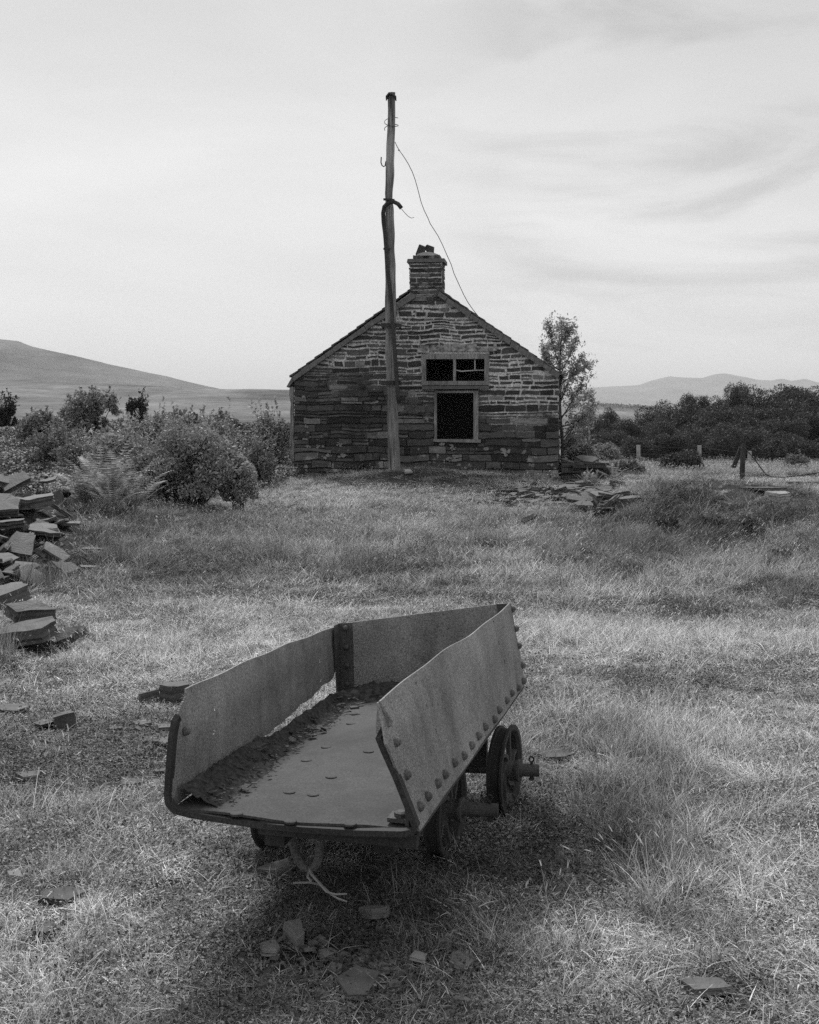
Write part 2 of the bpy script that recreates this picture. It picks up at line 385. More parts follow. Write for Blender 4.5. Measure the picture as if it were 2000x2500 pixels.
ridge('moor', [(-900, 775), (-300, 790), (0, 797), (150, 803), (300, 811), (375, 816), (480, 819.5), (612, 820), (760, 824), (880, 838), (1000, 858), (1120, 885)], 950, -6, 820, M_moor, 9, 130, rows=70)
ridge('valley', [(800, 846), (1100, 850), (1237, 851), (1290, 854), (1345, 858), (1400, 862), (1500, 864), (1700, 860), (2300, 850)], 2000, -55, 1300, M_moor, 16, 160)
ridge('mountain', [(500, 830), (900, 824), (1100, 820), (1237, 817), (1296, 813), (1345, 811), (1373, 801), (1408, 792), (1436, 795), (1478, 796), (1503, 788), (1524, 786), (1548, 790), (1573, 794), (1597, 800), (1625, 801), (1646, 797), (1667, 802), (1695, 797), (1725, 806), (1850, 815), (2100, 800), (2500, 830)], 9000, -45, 3000, M_mount, 60, 700)

# ------------------------------------------------------------------ slate cottage
YAW = R(7); Ud = Vector((math.cos(YAW), -math.sin(YAW), 0)); Vd = Vector((math.sin(YAW), math.cos(YAW), 0)); Zd = Vector((0, 0, 1))
GC = W(894, HY, 27.6); GC.z = 0
def gp(x, y):                                    # photo position -> (u, z) on the gable
    r = W(x, y, 1) - Vector((0, 0, CH)); n = -Vd; k = (GC - Vector((0, 0, CH))).dot(n) / r.dot(n); p = r * k + Vector((0, 0, CH)) - GC
    return p.dot(Ud), p.z
def gw(u, z, v=0): return GC + Ud * u + Vd * v + Zd * z   # v < 0 is towards the viewer
def gww(u, z, v=0):                              # courses that wander up and down
    e = min(1, max(0, (z - .1) * 3)) * .034
    return gw(u, z + e * mnoise.noise(Vector((u * 1.3, z * 2.2, 3))) * 2 + .012 * mnoise.noise(Vector((u * 6, z * 6, 7))), v)
def c1(x, y): return (560.6 + .4 * x, 474.4 + .4 * y)
def gc(x, y): return gp(*c1(x, y))
uL, zL = gc(150, 795); uR, zR = gc(1540, 790); zE = (zL + zR) / 2
uA, zA = gc(835, 300)
LEN = 7.5; BASE = -.35
root = empty('cottage', gw((uL + uR) / 2, 0, LEN / 2) , -YAW)
root.location.z = 0
tag(root, 'derelict slate stone cottage with gable end, chimney and two glassless windows', 'cottage')
bpy.context.view_layer.update()
def hp(o, parent=None):                          # part modelled in world space under the cottage
    o.parent = root if parent is None else parent
    o.matrix_parent_inverse = (root.matrix_world).inverted() if parent is None else Matrix.Identity(4)
    return o

def clip_rows(z0, z1, poly_fn, holes):
    a = max(poly_fn(z0)[0], poly_fn(z1)[0]); b = min(poly_fn(z0)[1], poly_fn(z1)[1])
    segs = [(a, b)] if b > a else []
    for (hu0, hu1, hz0, hz1) in holes:
        if z1 > hz0 + .01 and z0 < hz1 - .01:
            ns = []
            for (p, q) in segs:
                if hu1 <= p or hu0 >= q: ns.append((p, q)); continue
                if hu0 > p: ns.append((p, hu0))
                if hu1 < q: ns.append((hu1, q))
            segs = ns
    return segs
def stones(mb, fn, poly_fn, z0, z1, holes, lmin, lmax, hmin, hmax, gap_fn, out=.03, rnd=random.Random(3)):
    z = z0
    while z < z1:
        h = rnd.uniform(hmin, hmax) * (1 if rnd.random() < .85 else .55); h = min(h, z1 - z)
        if h < .025: break
        segs = clip_rows(z, z + h, poly_fn, holes)
        for (a, b) in segs:
            u = a
            while u < b - .03:
                l = rnd.uniform(lmin, lmax) * (1 if rnd.random() < .6 else .5)
                e = u + l
                if b - e < lmin * .6: e = b
                gp_ = gap_fn(u, z) * rnd.uniform(.5, 1.5); gz = gp_ * rnd.uniform(.6, 1.4)
                split = rnd.random() < .20 and h > .12
                rows = [(z, z + h)] if not split else [(z, z + h * rnd.uniform(.4, .6))]
                if split: rows.append((rows[0][1], z + h))
                for (za, zb) in rows:
                    P = []; n1 = max(2, int((e - u) / .12)); j = min(.012 + gp_ * .25, (zb - za) * .22)
                    ua, ue = u + gp_ / 2, e - gp_ / 2
                    if ue - ua < .04 or zb - za - gz < .015: continue
                    wob = [rnd.uniform(-j, j) for _ in range(4)]
                    for q in range(n1 + 1): P.append((ua + (ue - ua) * q / n1 + (rnd.uniform(-j, j) if 0 < q < n1 else wob[0]), za + gz / 2 + abs(rnd.gauss(0, j * .6))))
                    for q in range(n1, -1, -1): P.append((ua + (ue - ua) * q / n1 + (rnd.uniform(-j, j) if 0 < q < n1 else wob[2]), zb - gz / 2 - abs(rnd.gauss(0, j * .6))))
                    d = rnd.uniform(.006, out) if rnd.random() > .08 else out * 1.5
                    cu = (ua + ue) / 2; cz = (za + zb) / 2; tl = rnd.uniform(-.012, .012)
                    n = len(P); bot = [fn(pu, pz, .02) for pu, pz in P]
                    top = [fn(cu + (pu - cu) * (1 - .006 / max(.05, ue - ua)), cz + (pz - cz) * .93, -d - tl * (pz - cz) / max(.03, zb - za) + rnd.uniform(-.003, .003)) for pu, pz in P]
                    fs = [tuple(range(n, 2 * n))] + [(i, (i + 1) % n, n + (i + 1) % n, n + i) for i in range(n)]
                    mb.add(bot + top, fs, 0)
                u = e
        z += h

wU0, wz1 = gc(820, 678); wU1, wz0 = gc(1172, 850)       # upper window
lU0, lz1 = gc(885, 868); lU1, lz0 = gc(1118, 1128)       # lower window
holes = [(wU0, wU1, wz0, wz1), (lU0, lU1, lz0, wz0)]
S0 = .4 / F * 27.6
SLL = (zA - zL) / (uA - uL); SLR = (zA - zR) / (uR - uA)
def gable_range(z):
    a = uL if z < zL else uL + (z - zL) / SLL
    b = uR if z < zR else uR - (z - zR) / SLR
    return a, b
mb = MB()
def gapf(u, z): return .010 + .020 * float(sst(.9, 2.6, z + u * .22 + (vnoise(u * 1.1, z * 1.3, 4) - .5) * 1.6)) 
stones(mb, gww, gable_range, BASE, 1.55, holes, .22, .95, .075, .20, gapf)
stones(mb, gww, gable_range, 1.55, zA - .02, holes, .18, .68, .085, .18, gapf, rnd=random.Random(8))
# mortar core of the gable, built as strips round the openings; wall thickness 0.45
def core(pts, v0=.0, v1=.45): mb.prism([gw(u, z, v0) for u, z in pts], Vd * (v1 - v0), 1)
zj = wz0; e = .0
core([(uL, BASE), (uR, BASE), (uR, lz0), (uL, lz0)])
core([(uL, lz0), (lU0, lz0), (lU0, zj), (uL, zj)]); core([(lU1, lz0), (uR, lz0), (uR, zj), (lU1, zj)])
zt1 = min(zL, zR)
aL = uL; 
def rng_at(z): return gable_range(z)
# between zj and the window head the left and right gable flanks
a0, b0 = rng_at(zj); a1, b1 = rng_at(wz1)
core([(a0, zj), (wU0, zj), (wU0, wz1), (a1, wz1)] + ([(uL, zL)] if zj < zL < wz1 else []))
core([(wU1, zj), (b0, zj)] + ([(uR, zR)] if zj < zR < wz1 else []) + [(b1, wz1), (wU1, wz1)])
core([(a1, wz1), (b1, wz1), (uA, zA)])
# side walls, back wall
def sw(sgn, u):                                  # surface function of a side wall: s runs back from the gable
    return lambda s, z, v: GC + Ud * (u + sgn * (-v)) + Vd * s + Zd * z
stones(mb, sw(-1, uL), lambda z: (0, LEN), BASE, zL - .02, [], .2, .6, .06, .14, lambda u, z: .02, out=.03, rnd=random.Random(5))
stones(mb, sw(1, uR), lambda z: (0, LEN), BASE, zR - .02, [], .3, .9, .06, .14, lambda u, z: .015, out=.03, rnd=random.Random(6))
mb.prism([gw(uL, BASE, .45), gw(uL + .45, BASE, .45), gw(uL + .45, zL, .45), gw(uL, zL, .45)], Vd * (LEN - .9), 1)
mb.prism([gw(uR - .45, BASE, .45), gw(uR, BASE, .45), gw(uR, zR, .45), gw(uR - .45, zR, .45)], Vd * (LEN - .9), 1)
mb.prism([gw(uL, BASE, LEN - .45), gw(uR, BASE, LEN - .45), gw(uR, zR, LEN - .45), gw(uA, zA, LEN - .45), gw(uL, zL, LEN - .45)], Vd * .45, 1)
rr = random.Random(19)
for (bx_, by_, br_) in ((215, 1060, 14), (215, 1110, 22), (222, 1162, 14), (290, 1160, 22), (378, 1155, 14), (325, 1215, 20), (402, 1215, 24), (970, 1235, 26), (1262, 1190, 26), (580, 928, 16), (270, 1130, 8), (850, 1022, 14), (905, 1215, 12), (200, 905, 12), (1485, 1297, 8), (1450, 1325, 45), (1390, 1322, 30), (170, 1296, 12), (980, 1172, 18), (930, 1150, 14)):
    for _ in range(9):
        cx_, cy_ = bx_ + rr.gauss(0, br_ * .5), by_ + rr.gauss(0, br_ * .38); u_, z_ = gc(cx_, cy_); k_ = rr.randint(5, 8); r_ = rr.uniform(.2, .5) * br_ * S0
        mb.prism([gw(u_ + r_ * 1.2 * math.cos(6.283 * q / k_) * rr.uniform(.5, 1.2), z_ + r_ * .8 * math.sin(6.283 * q / k_) * rr.uniform(.5, 1.2), -.036 - rr.uniform(0, .004)) for q in range(k_)], Vd * .02, 2)
M_lime = mk_plain('flaking_limewash', .24, .95, .7, 30)
wall = hp(mb.build('wall', [M_wall, M_mortar, M_lime]))
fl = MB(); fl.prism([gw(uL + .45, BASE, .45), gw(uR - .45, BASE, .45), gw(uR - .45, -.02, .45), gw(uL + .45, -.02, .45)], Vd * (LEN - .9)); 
fl.prism([gw(uL + .46, -.02, 1.6), gw(uR - .46, -.02, 1.6), gw(uR - .46, zL, 1.6), gw(uL + .46, zL, 1.6)], Vd * .1)      # black inner partition, the unlit room's darkness put into its colour
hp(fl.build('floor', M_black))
# lichen-pale broken stone lintel above the upper window
lm = MB(); rr = random.Random(9)
x = 800
while x < 1210:
    w = rr.uniform(35, 90); y0 = 640 + rr.uniform(-6, 8) ; a, z1_ = gc(x, y0 - rr.uniform(4, 14)); b, z0_ = gc(min(x + w, 1215), 668 + rr.uniform(-8, 3))
    lm.prism([gw(a, z0_, .02), gw(b, z0_ + rr.uniform(-.01, .01), .02), gw(b - .01, z1_ + rr.uniform(-.02, .02), .02), gw(a + .01, z1_, .02)], -Vd * rr.uniform(.05, .1)); x += w
tag(hp(lm.build('lintel', mk_plain('limewashed_lintel', .30, .9, .85, 9))), 'whitewash-stained broken slate lintel')
# windows
def rect_bar(mb_, u0, z0, u1, z1, v0, v1, m=0): mb_.prism([gw(u0, z0, v0), gw(u1, z0, v0), gw(u1, z1, v0), gw(u0, z1, v0)], Vd * (v1 - v0), m)
def window(u0, u1, z0, z1, tl, tr, tt, tb, name_label):
    m_ = MB(); v0, v1 = -.045, .10
    rect_bar(m_, u0, z0, u0 + tl, z1, v0, v1); rect_bar(m_, u1 - tr, z0, u1, z1, v0, v1)
    rect_bar(m_, u0 + tl, z1 - tt, u1 - tr, z1, v0 + .003, v1); 
    if tb: rect_bar(m_, u0 + tl, z0, u1 - tr, z0 + tb, v0 + .003, v1)
    o = hp(m_.build('window', M_frame)); 
    if name_label: o['label'] = name_label
    return o, m_
S = .4 / F * 27.6                                # metres per crop pixel
win, _ = window(wU0, wU1, wz0 + .04, wz1, 22 * S, 22 * S, 27 * S, 22 * S, 'upper wide window frame split by a mullion, its glass gone')
mm = MB(); u_a, _z = gc(985, 700); u_b, _z = gc(999, 700); rect_bar(mm, u_a, wz0 + .04 + 22 * S, u_b, wz1 - 27 * S, -.035, .08)
o = mm.build('mullion', M_frame); o.parent = win
mm = MB(); u_a, z_a = gc(1096, 765); u_b, z_b = gc(1102, 690)
rect_bar(mm, u_a, z_a, u_b, z_b, .0, .03)
a = gc(999, 762); b_ = gc(1030, 768); c_ = gc(1148, 762); d_ = gc(1098, 763)
mm.bar([gw(a[0], a[1], .015), gw(b_[0], b_[1], .02), gw(d_[0], d_[1], .015), gw(c_[0], c_[1], .015)], .015, .013, Vd)
o = mm.build('glazing_bar', M_post); o.parent = win
sm = MB(); a = gc(822, 846); b_ = gc(1174, 862)
sm.prism([gw(a[0], b_[1], -.12), gw(b_[0], b_[1], -.12), gw(b_[0], a[1], -.12), gw(a[0], a[1], -.12)], Vd * .3)
hp(sm.build('window_sill', mk_plain('slate_sill', .12)))
win2, _ = window(lU0, lU1, lz0, lz1 - .012, 13 * S, 26 * S, 12 * S, 0, 'lower doorlike opening with pale timber jambs')
sm = MB(); a = gc(880, 1126); b_ = gc(1130, 1140)
sm.prism([gw(a[0], b_[1], -.07), gw(b_[0], b_[1] - .02, -.07), gw(b_[0], a[1], -.07), gw(a[0], a[1], -.07)], Vd * .4)
hp(sm.build('window_sill', mk_plain('worn_sill', .22, .9, .4)))
# roof: two slopes of slate courses, broken verge slates along the gable
rf = MB(); TH = .05
for sgn in (-1, 1):
    ue, ze = (uL, zL) if sgn < 0 else (uR, zR); sl_ = SLL if sgn < 0 else SLR
    n = 16; rnd = random.Random(20 + sgn)
    uo = ue + sgn * .12; zo = ze - .12 * sl_
    for i in range(n):
        t0, t1 = i / n, (i + 1) / n
        k0 = (uo + (uA - uo) * t0, zo + (zA - zo) * t0 + .05); k1 = (uo + (uA - uo) * (t1 + .02), zo + (zA - zo) * (t1 + .02) + .035)
        v = -.06
        while v < LEN + .05:
            w = rnd.uniform(.25, .42); j = rnd.uniform(0, .012)
            rf.prism([gw(k0[0], k0[1] + j, v), gw(k1[0], k1[1] + j, v), gw(k1[0], k1[1] + TH * .6 + j, v), gw(k0[0], k0[1] + TH + j, v)], Vd * min(w - .006, LEN + .06 - v)); v += w
hp(rf.build('roof', M_roof))
rnd = random.Random(31)
for sgn in (1, -1):
    vg = MB(); p0, p1 = ((146, 792), (772, 352)) if sgn < 0 else ((1546, 780), (914, 350))
    q0, q1 = ((150, 818), (790, 376)) if sgn < 0 else ((1538, 806), (903, 374))
    a0, a1, b0_, b1_ = gc(*p0), gc(*p1), gc(*q0), gc(*q1); n = 15
    for i in range(n):
        t0, t1 = i / n, (i + 1) / n - .002
        l = lambda p, q, t: (p[0] + (q[0] - p[0]) * t, p[1] + (q[1] - p[1]) * t)
        j = rnd.uniform(-.012, .016); k = rnd.uniform(-.015, .02); P = [l(b0_, b1_, t0), l(b0_, b1_, t1), l(a0, a1, t1), l(a0, a1, t0)]
        P = [(P[0][0], P[0][1] + k), (P[1][0], P[1][1] + k), (P[2][0], P[2][1] + j), (P[3][0], P[3][1] + j)]
        vg.prism([gw(u, z, -.10 + rnd.uniform(-.006, .006)) for u, z in P], Vd * .13)
    if sgn > 0: hp(vg.build('verge', M_verge))
# hanging eaves slate on the left corner
a = gc(146, 792); b_ = gc(108, 850)
vg.prism([gw(a[0] - .02, a[1] + .01, -.03), gw(b_[0], b_[1], -.03), gw(b_[0] + .04, b_[1] - .02, -.03), gw(a[0] + .03, a[1] - .10, -.03)], Vd * .9)
hp(vg.build('verge', M_verge))
# rotten timber upright on the left corner
tm = MB(); pts = []
for i in range(12):
    y = 850 + (1340 - 850) * i / 11; u, z = gc(134 + random.uniform(-4, 4) + i * .8, y); pts.append(gw(u, z, .06))
tm.tube(pts, [.055 + random.uniform(-.012, .016) for _ in pts], 7); hp(tm.build('corner_post', M_pole))
# chimney
ch = MB(); a = gc(757, 340); b_ = gc(926, 195); CD = .62
cu0, cu1, cz0, cz1 = a[0], b_[0], gc(800, 400)[1], b_[1]
ch.prism([gw(cu0, cz0, -.005), gw(cu1, cz0, -.005), gw(cu1, cz1, -.005), gw(cu0, cz1, -.005)], Vd * CD, 1)
cgap = lambda u, z: .008
stones(ch, lambda u, z, v: gw(u, z, v - .005), lambda z: (cu0, cu1), cz0, cz1, [], .22, .5, .085, .13, cgap, out=.022, rnd=random.Random(12))
stones(ch, lambda s, z, v: GC + Ud * (cu0 + v) + Vd * s + Zd * z, lambda z: (0, CD), cz0, cz1, [], .2, .4, .09, .13, cgap, out=.02, rnd=random.Random(13))
stones(ch, lambda s, z, v: GC + Ud * (cu1 - v) + Vd * s + Zd * z, lambda z: (0, CD), cz0, cz1, [], .2, .4, .09, .13, cgap, out=.02, rnd=random.Random(14))
cap0 = gc(742, 196); cap1 = gc(940, 175)
ch.prism([gw(cap0[0], cap1[1] - .085, -.07), gw(cap1[0], cap1[1] - .085, -.07), gw(cap1[0], cap1[1], -.07), gw(cap0[0] + .02, cap1[1], -.07)], Vd * (CD + .14), 2)
up0 = gc(772, 175); up1 = gc(914, 153)
for i in range(5):
    w_ = (up1[0] - up0[0]) / 5
    ch.prism([gw(up0[0] + w_ * i + .004, up0[1] + .002, .0 + random.uniform(0, .02)), gw(up0[0] + w_ * (i + 1) - .004, up0[1] + .002, .0), gw(up0[0] + w_ * (i + 1) - .004, up1[1] + random.uniform(-.02, .01), .0), gw(up0[0] + w_ * i + .004, up1[1] + random.uniform(-.02, .01), .0)], Vd * .5, 0)
h0 = gc(790, 152); h1 = gc(895, 140); pts = []
ch.lathe([(-.06, .30), (0, .27), (.045, .15), (.06, .02)], gw((h0[0] + h1[0]) / 2, h0[1] + .02, .25), Zd, 18, 3)
chim = hp(ch.build('chimney', [M_wall, M_mortar, M_verge, M_cement]))
for poly, lb, v in (([(783, 150), (803, 97), (836, 110), (832, 140)], 'broken square slate leaning on top of the chimney, nearer the pole', .10),
                    ([(828, 112), (842, 96), (879, 110), (877, 142), (845, 143)], 'broken slate leaning on chimney top beside a squarer one, away from the pole', .16)):
    m_ = MB(); P = [gc(*p) for p in poly]; m_.prism([gw(u, z, v) for u, z in P], Vd * .05 + Zd * .012 + Ud * .01)
    m_.prism([gw(u * .6 + P[0][0] * .4, z * .55 + P[0][1] * .45, v + .056) for u, z in P], Vd * .12)
    tag(m_.build('roof_slate', M_slate_dark), lb, 'slate', 'slates on the chimney top')

# ------------------------------------------------------------------ timber pole, conduit, wires
def c5(x, y): return (733 + .2401 * x, 172.5 + .2401 * y)
PD = 26.95
def pw(p, d=PD): return W(p[0], p[1], d)
prof = [((385, 96), 34), ((384, 250), 34), ((376, 500), 35), ((369, 700), 36), ((366, 820), 37), ((360, 960), 33), ((360, 1040), 31), ((366, 1120), 36), ((368, 1300), 38), ((368, 1450), 38), ((370, 1600), 42), ((372, 1800), 43), ((374, 2100), 45)]
pts = [c5(*p) for p, w in prof]; rad = [w * .2401 / F * PD for p, w in prof]
for (p, w) in (((656, 620), 27), ((662, 760), 27), ((664, 900), 28), ((668, 1060), 29), ((672, 1200), 31), ((675, 1320), 34), ((676, 1420), 36)):
    pts.append(c1(*p)); rad.append(w * .4 / F * PD)
ti = np.linspace(0, len(pts) - 1, 130); Px = np.interp(ti, range(len(pts)), [p[0] for p in pts]); Py = np.interp(ti, range(len(pts)), [p[1] for p in pts]); Pr = np.interp(ti, range(len(pts)), rad)
ctr = [W(x, y, PD) for x, y in zip(Px, Py)]; vs = []; NR = 28
for i, c in enumerate(ctr):
    for j in range(NR):
        a = 2 * math.pi * j / NR
        r = Pr[i] * (1 + .13 * (float(vnoise(j * .9, i * .06, 3)) - .5) * 2 * (1 if j < NR else 0) + .07 * mnoise.noise(Vector((math.cos(a) * 1.3, math.sin(a) * 1.3, i * .16))) * 2)
        vs.append(c + Vector((math.cos(a) * r, math.sin(a) * r, 0)))
fs = [(i * NR + j, i * NR + (j + 1) % NR, (i + 1) * NR + (j + 1) % NR, (i + 1) * NR + j) for i in range(len(ctr) - 1) for j in range(NR)] + [tuple(range(NR))]
pole_root = empty('timber_pole', (ctr[-1].x, ctr[-1].y, 0))
tag(pole_root, 'tall weathered crooked timber pole with bent conduit standing before the gable', 'pole')
m_ = MB(); m_.add(vs, fs); under(m_.build('shaft', M_pole), pole_root)
m_ = MB()                                          # bent sheet cap
P = [c5(330, 122), c5(357, 88), c5(385, 96), c5(424, 122)]
m_.prism([W(x, y, PD - .16) for x, y in P] + [W(x, y + 3, PD - .16) for x, y in P[::-1]], (0, .34, 0)); under(m_.build('cap', M_ironmid), pole_root)
cp = [c5(470, 1108), c5(440, 1070), c5(400, 1050), c5(350, 1060), c5(318, 1095), c5(308, 1150), c5(312, 1230), c5(325, 1330), c5(334, 1440), c5(342, 1600), c5(358, 1740), c5(374, 1860), c5(385, 2000), c5(390, 2110), c1(672, 600), c1(680, 700), c1(688, 820), c1(693, 900), c1(699, 935)]
dd = np.interp(range(len(cp)), [0, 2, 5, 8, 11, 18], [26.75, 26.72, 26.85, 26.74, 26.68, 26.66])
m_ = MB(); m_.tube([W(p[0], p[1], d) for p, d in zip(cp, dd)], [.052] * 9 + [.05] * 10, 10); under(m_.build('conduit', M_irondk, smooth=True), pole_root)
m_ = MB(); m_.tube([W(*c5(*p), 26.75) for p in ((468, 1112), (500, 1150), (530, 1180), (555, 1193), (580, 1188))], .007, 5); under(m_.build('loose_wire', M_wire), pole_root)
m_ = MB(); m_.tube([W(*c5(*p), PD - .02) for p in ((292, 658), (289, 705), (298, 732), (312, 742), (326, 735), (331, 700), (345, 684))], .014, 7); under(m_.build('hook', M_irondk), pole_root)
for (x0, x1, y, k) in ((310, 408, 1030, 5), (310, 372, 1463, 5)):
    a = W(*c5(x0, y), PD - .22); b_ = W(*c5(x1, y + 4), PD - .22); m_ = MB(); m_.box((a + b_) / 2, ((b_ - a).length, .06, .045), Matrix.Rotation(R(4), 3, 'Y')); under(m_.build('bracket', M_irondk), pole_root)
for y in (526, 830):
    a = W(*c1(606, y), PD - .22); b_ = W(*c1(712, y), PD - .22); m_ = MB(); m_.box((a + b_) / 2, ((b_ - a).length, .05, .10), jit=.008)
    for q in (a, b_): m_.box(q + Vector((.03 if q is a else -.03, .4, 0)), (.05, .84, .06))
    under(m_.build('bracket', M_irondk), pole_root)
m_ = MB(); ctop = W(*c5(380, 360), PD)             # wire wound round the top
wr = []
for i in range(26):
    a = i / 25 * 2 * math.pi * 1.5 + .4; wr.append(ctop + Vector((math.cos(a) * .165, math.sin(a) * .165, .10 - i / 25 * .25 + .1 * math.sin(a))))
m_.tube(wr, .009, 5); under(m_.build('wire_binding', M_wire), pole_root)
wp = [(412, 525), (430, 565), (450, 600), (490, 655), (530, 720), (565, 790), (590, 860), (615, 950), (640, 1050), (668, 1125), (700, 1190), (720, 1240), (790, 1350), (830, 1430), (860, 1500), (905, 1600), (930, 1680), (980, 1790), (1015, 1865), (1050, 1930), (1095, 1995), (1140, 2050)]
m_ = MB(); dd = np.linspace(PD - .1, 27.25, len(wp)); m_.tube([W(*c5(*p), d) for p, d in zip(wp, dd)], .0085, 5)
m_.dome(W(*c5(447, 598), PD - .1), (0, -1, 0), .02, .03)
tag(m_.build('cable', M_wire), 'thin slack wire hanging from pole top down to the roof edge', 'wire')

# ------------------------------------------------------------------ rusted slate wagon
def c2(x, y): return ((380 + x * .5797) / 1.1594, (1430 + y * .5797) / 1.1594)
RUSTP = Vector
wag = empty('slate_wagon', (-.1, 4.1, 0)); tag(wag, 'rusted riveted iron tipping wagon with open front on small spoked wheels', 'wagon')
def patch(P00, P10, P11, P01, bow=0, seed=0, amp=.004):
    n0 = ((P10 - P00).cross(P01 - P00)).normalized()
    def f(u, v):
        p = P00 * (1 - u) * (1 - v) + P10 * u * (1 - v) + P11 * u * v + P01 * (1 - u) * v
        return p + n0 * (bow * math.sin(math.pi * min(max(u, 0), 1)) * (v if bow < 0 else 1) + amp * 2 * mnoise.noise(Vector((u * 3 + seed, v * 2, seed))))
    f.n = n0; return f
def find_uv(f, px):                              # which point of a plate shows at a photo position
    best = None
    U = np.linspace(0, 1, 60)
    for u in U:
        for v in U[::2]:
            p = f(u, v); x = CX + p.x / p.y * F; y = HY + (CH - p.z) / p.y * F; d = (x - px[0]) ** 2 + (y - px[1]) ** 2
            if best is None or d < best[0]: best = (d, u, v)
    return best[1], best[2]
def plate(f, nu, nv, keep, name, mat_, th, edge=None, extra=None):
    vs = []; fs = []
    for j in range(nv + 1):
        for i in range(nu + 1):
            u, v = i / nu, j / nv
            if edge: u, v = edge(u, v)
            vs.append(f(u, v))
    for j in range(nv):
        for i in range(nu):
            if keep((i + .5) / nu, (j + .5) / nv): a = j * (nu + 1) + i; fs.append((a, a + 1, a + nu + 2, a + nu + 1))
    base = [Vector(p) for p in vs]; n = len(base); off = f.n * -th
    from collections import Counter
    ec = Counter(); used = set()
    for q in fs:
        for k in range(4): ec[(q[k], q[(k + 1) % 4])] += 1
        used.update(q)
    bfs = [tuple(n + i for i in q[::-1]) for q in fs]; sides = [(b, a, a + n, b + n) for (a, b) in ec if (b, a) not in ec]
    m_ = MB(); allv = base + [p + off for p in base]; remap = {}
    keepv = sorted(used | {u + n for u in used}); remap = {o_: i for i, o_ in enumerate(keepv)}
    m_.add([allv[i] for i in keepv], [tuple(remap[i] for i in q) for q in fs + bfs + sides])
    if extra: extra(m_)
    o = m_.build(name, mat_, smooth=False); return under(o, wag)
A0 = W(362, 1703, 3.38); B0 = W(884, 1751, 3.21); D0 = W(1105, 1443, 4.93); C0 = W(714, 1455, 5.09)
RT1 = W(802, 1476, 3.25); RT2 = W(1076, 1268, 4.94); LT1 = W(371, 1463, 3.42); LT2 = W(708, 1319, 5.085); ET1 = W(709, 1314, 5.09)
fR = patch(B0, D0, RT2, RT1, 0, 1, .007); fL = patch(A0, C0, LT2, LT1, .0, 5, .008); fE = patch(C0, D0, RT2, ET1, 0, 9, .003); fF = patch(A0, B0, D0, C0, .0, 3, .006)
def hole_fn(f, pxs, ru, rv):
    H = [find_uv(f, c2(*p)) for p in pxs]
    return lambda u, v: not any(abs(u - a) < ru and abs(v - b) < rv for a, b in H)
# right side plate
hR = hole_fn(fR, [(1102, 412), (1148, 514), (1187, 613), (1424, 150), (1446, 237), (1467, 320)], .0042, .021)
def eR(u, v):
    s = max(0, 1 - abs(v - .72) / .38); s2 = (1 - u) ** 6
    v2 = v * (1 + .012 * math.sin(u * 19) * u * (1 - u) * 3 + .02 * math.sin(u * 6.3)); return u - .04 * s * s2  + .01 * math.sin(v * 5) * u ** 8, v2
RV = [(1117, 937), (1137, 885), (1177, 837), (1215, 793), (1257, 750), (1292, 710), (1326, 668), (1357, 630), (1390, 595), (1420, 560), (1445, 522), (1472, 487), (1498, 458), (1522, 430), (1545, 400), (1540, 335), (1528, 257), (1517, 180), (1506, 100), (1008, 662), (1063, 797)]
nR = fR.n if fR.n.x > 0 else -fR.n
def exR(m_):
    for p in RV:
        u, v = find_uv(fR, c2(*p)); q = fR(u, v) + (nR * .008 if fR.n.dot(nR) < 0 else nR * .0)
        m_.dome(q, nR, .0155, .018, 1)
plate(fR, 220, 60, lambda u, v: hR(u, v), 'side_plate', [M_iron, M_rivet], .007, eR, exR)
# left side plate: rusted through along its foot
hL = hole_fn(fL, [(683, 238), (692, 318), (695, 400), (255, 413), (257, 513), (252, 617)], .005, .022)
def keepL(u, v):
    if not hL(u, v): return False
    if u < .045 and v > .80 + u * 3: return False
    n = float(fbm(u * 22, v * 5, 7, 4)); lim = .04
    if .14 < u < .26: lim = .14 * math.sin((u - .14) / .12 * math.pi)
    if u < .10: lim = -.2
    if u > .36: lim = .06 + .22 * (u - .36) / .64 + (.20 * max(0, (u - .955) / .045))
    return v > lim + (n - .5) * .10 * (1 if u > .1 else .3)
nL = fL.n if fL.n.x > 0 else -fL.n
def exL(m_):
    u, v = find_uv(fL, c2(115, 605)); m_.dome(fL(u, v) + nL * .006, nL, .015, .014, 1)
plate(fL, 240, 70, keepL, 'side_plate', [M_iron, M_rivet], .006, lambda u, v: (u, v * (1 + .035 * math.sin(u * math.pi) * v + .008 * math.sin(u * 23) * v)), exL)
plate(fE, 60, 24, lambda u, v: True, 'end_plate', M_iron, -.007)
# floor plate with flat rivet heads
nF = fF.n if fF.n.z > 0 else -fF.n
def exF(m_):
    for p in ((825, 588), (717, 675), (634, 747), (740, 817), (664, 896), (350, 960), (571, 978), (816, 990), (560, 860), (900, 700)):
        u, v = find_uv(fF, c2(*p)); q = fF(u, v) + nF * .0; m_.lathe([(-.003, .019), (.0025, .019), (.004, .015)], q, nF, 12)
plate(fF, 60, 80, lambda u, v: not (u < .05 and v > .42), 'floor_plate', M_bed, .007 if fF.n.z > 0 else -.007, None, exF)
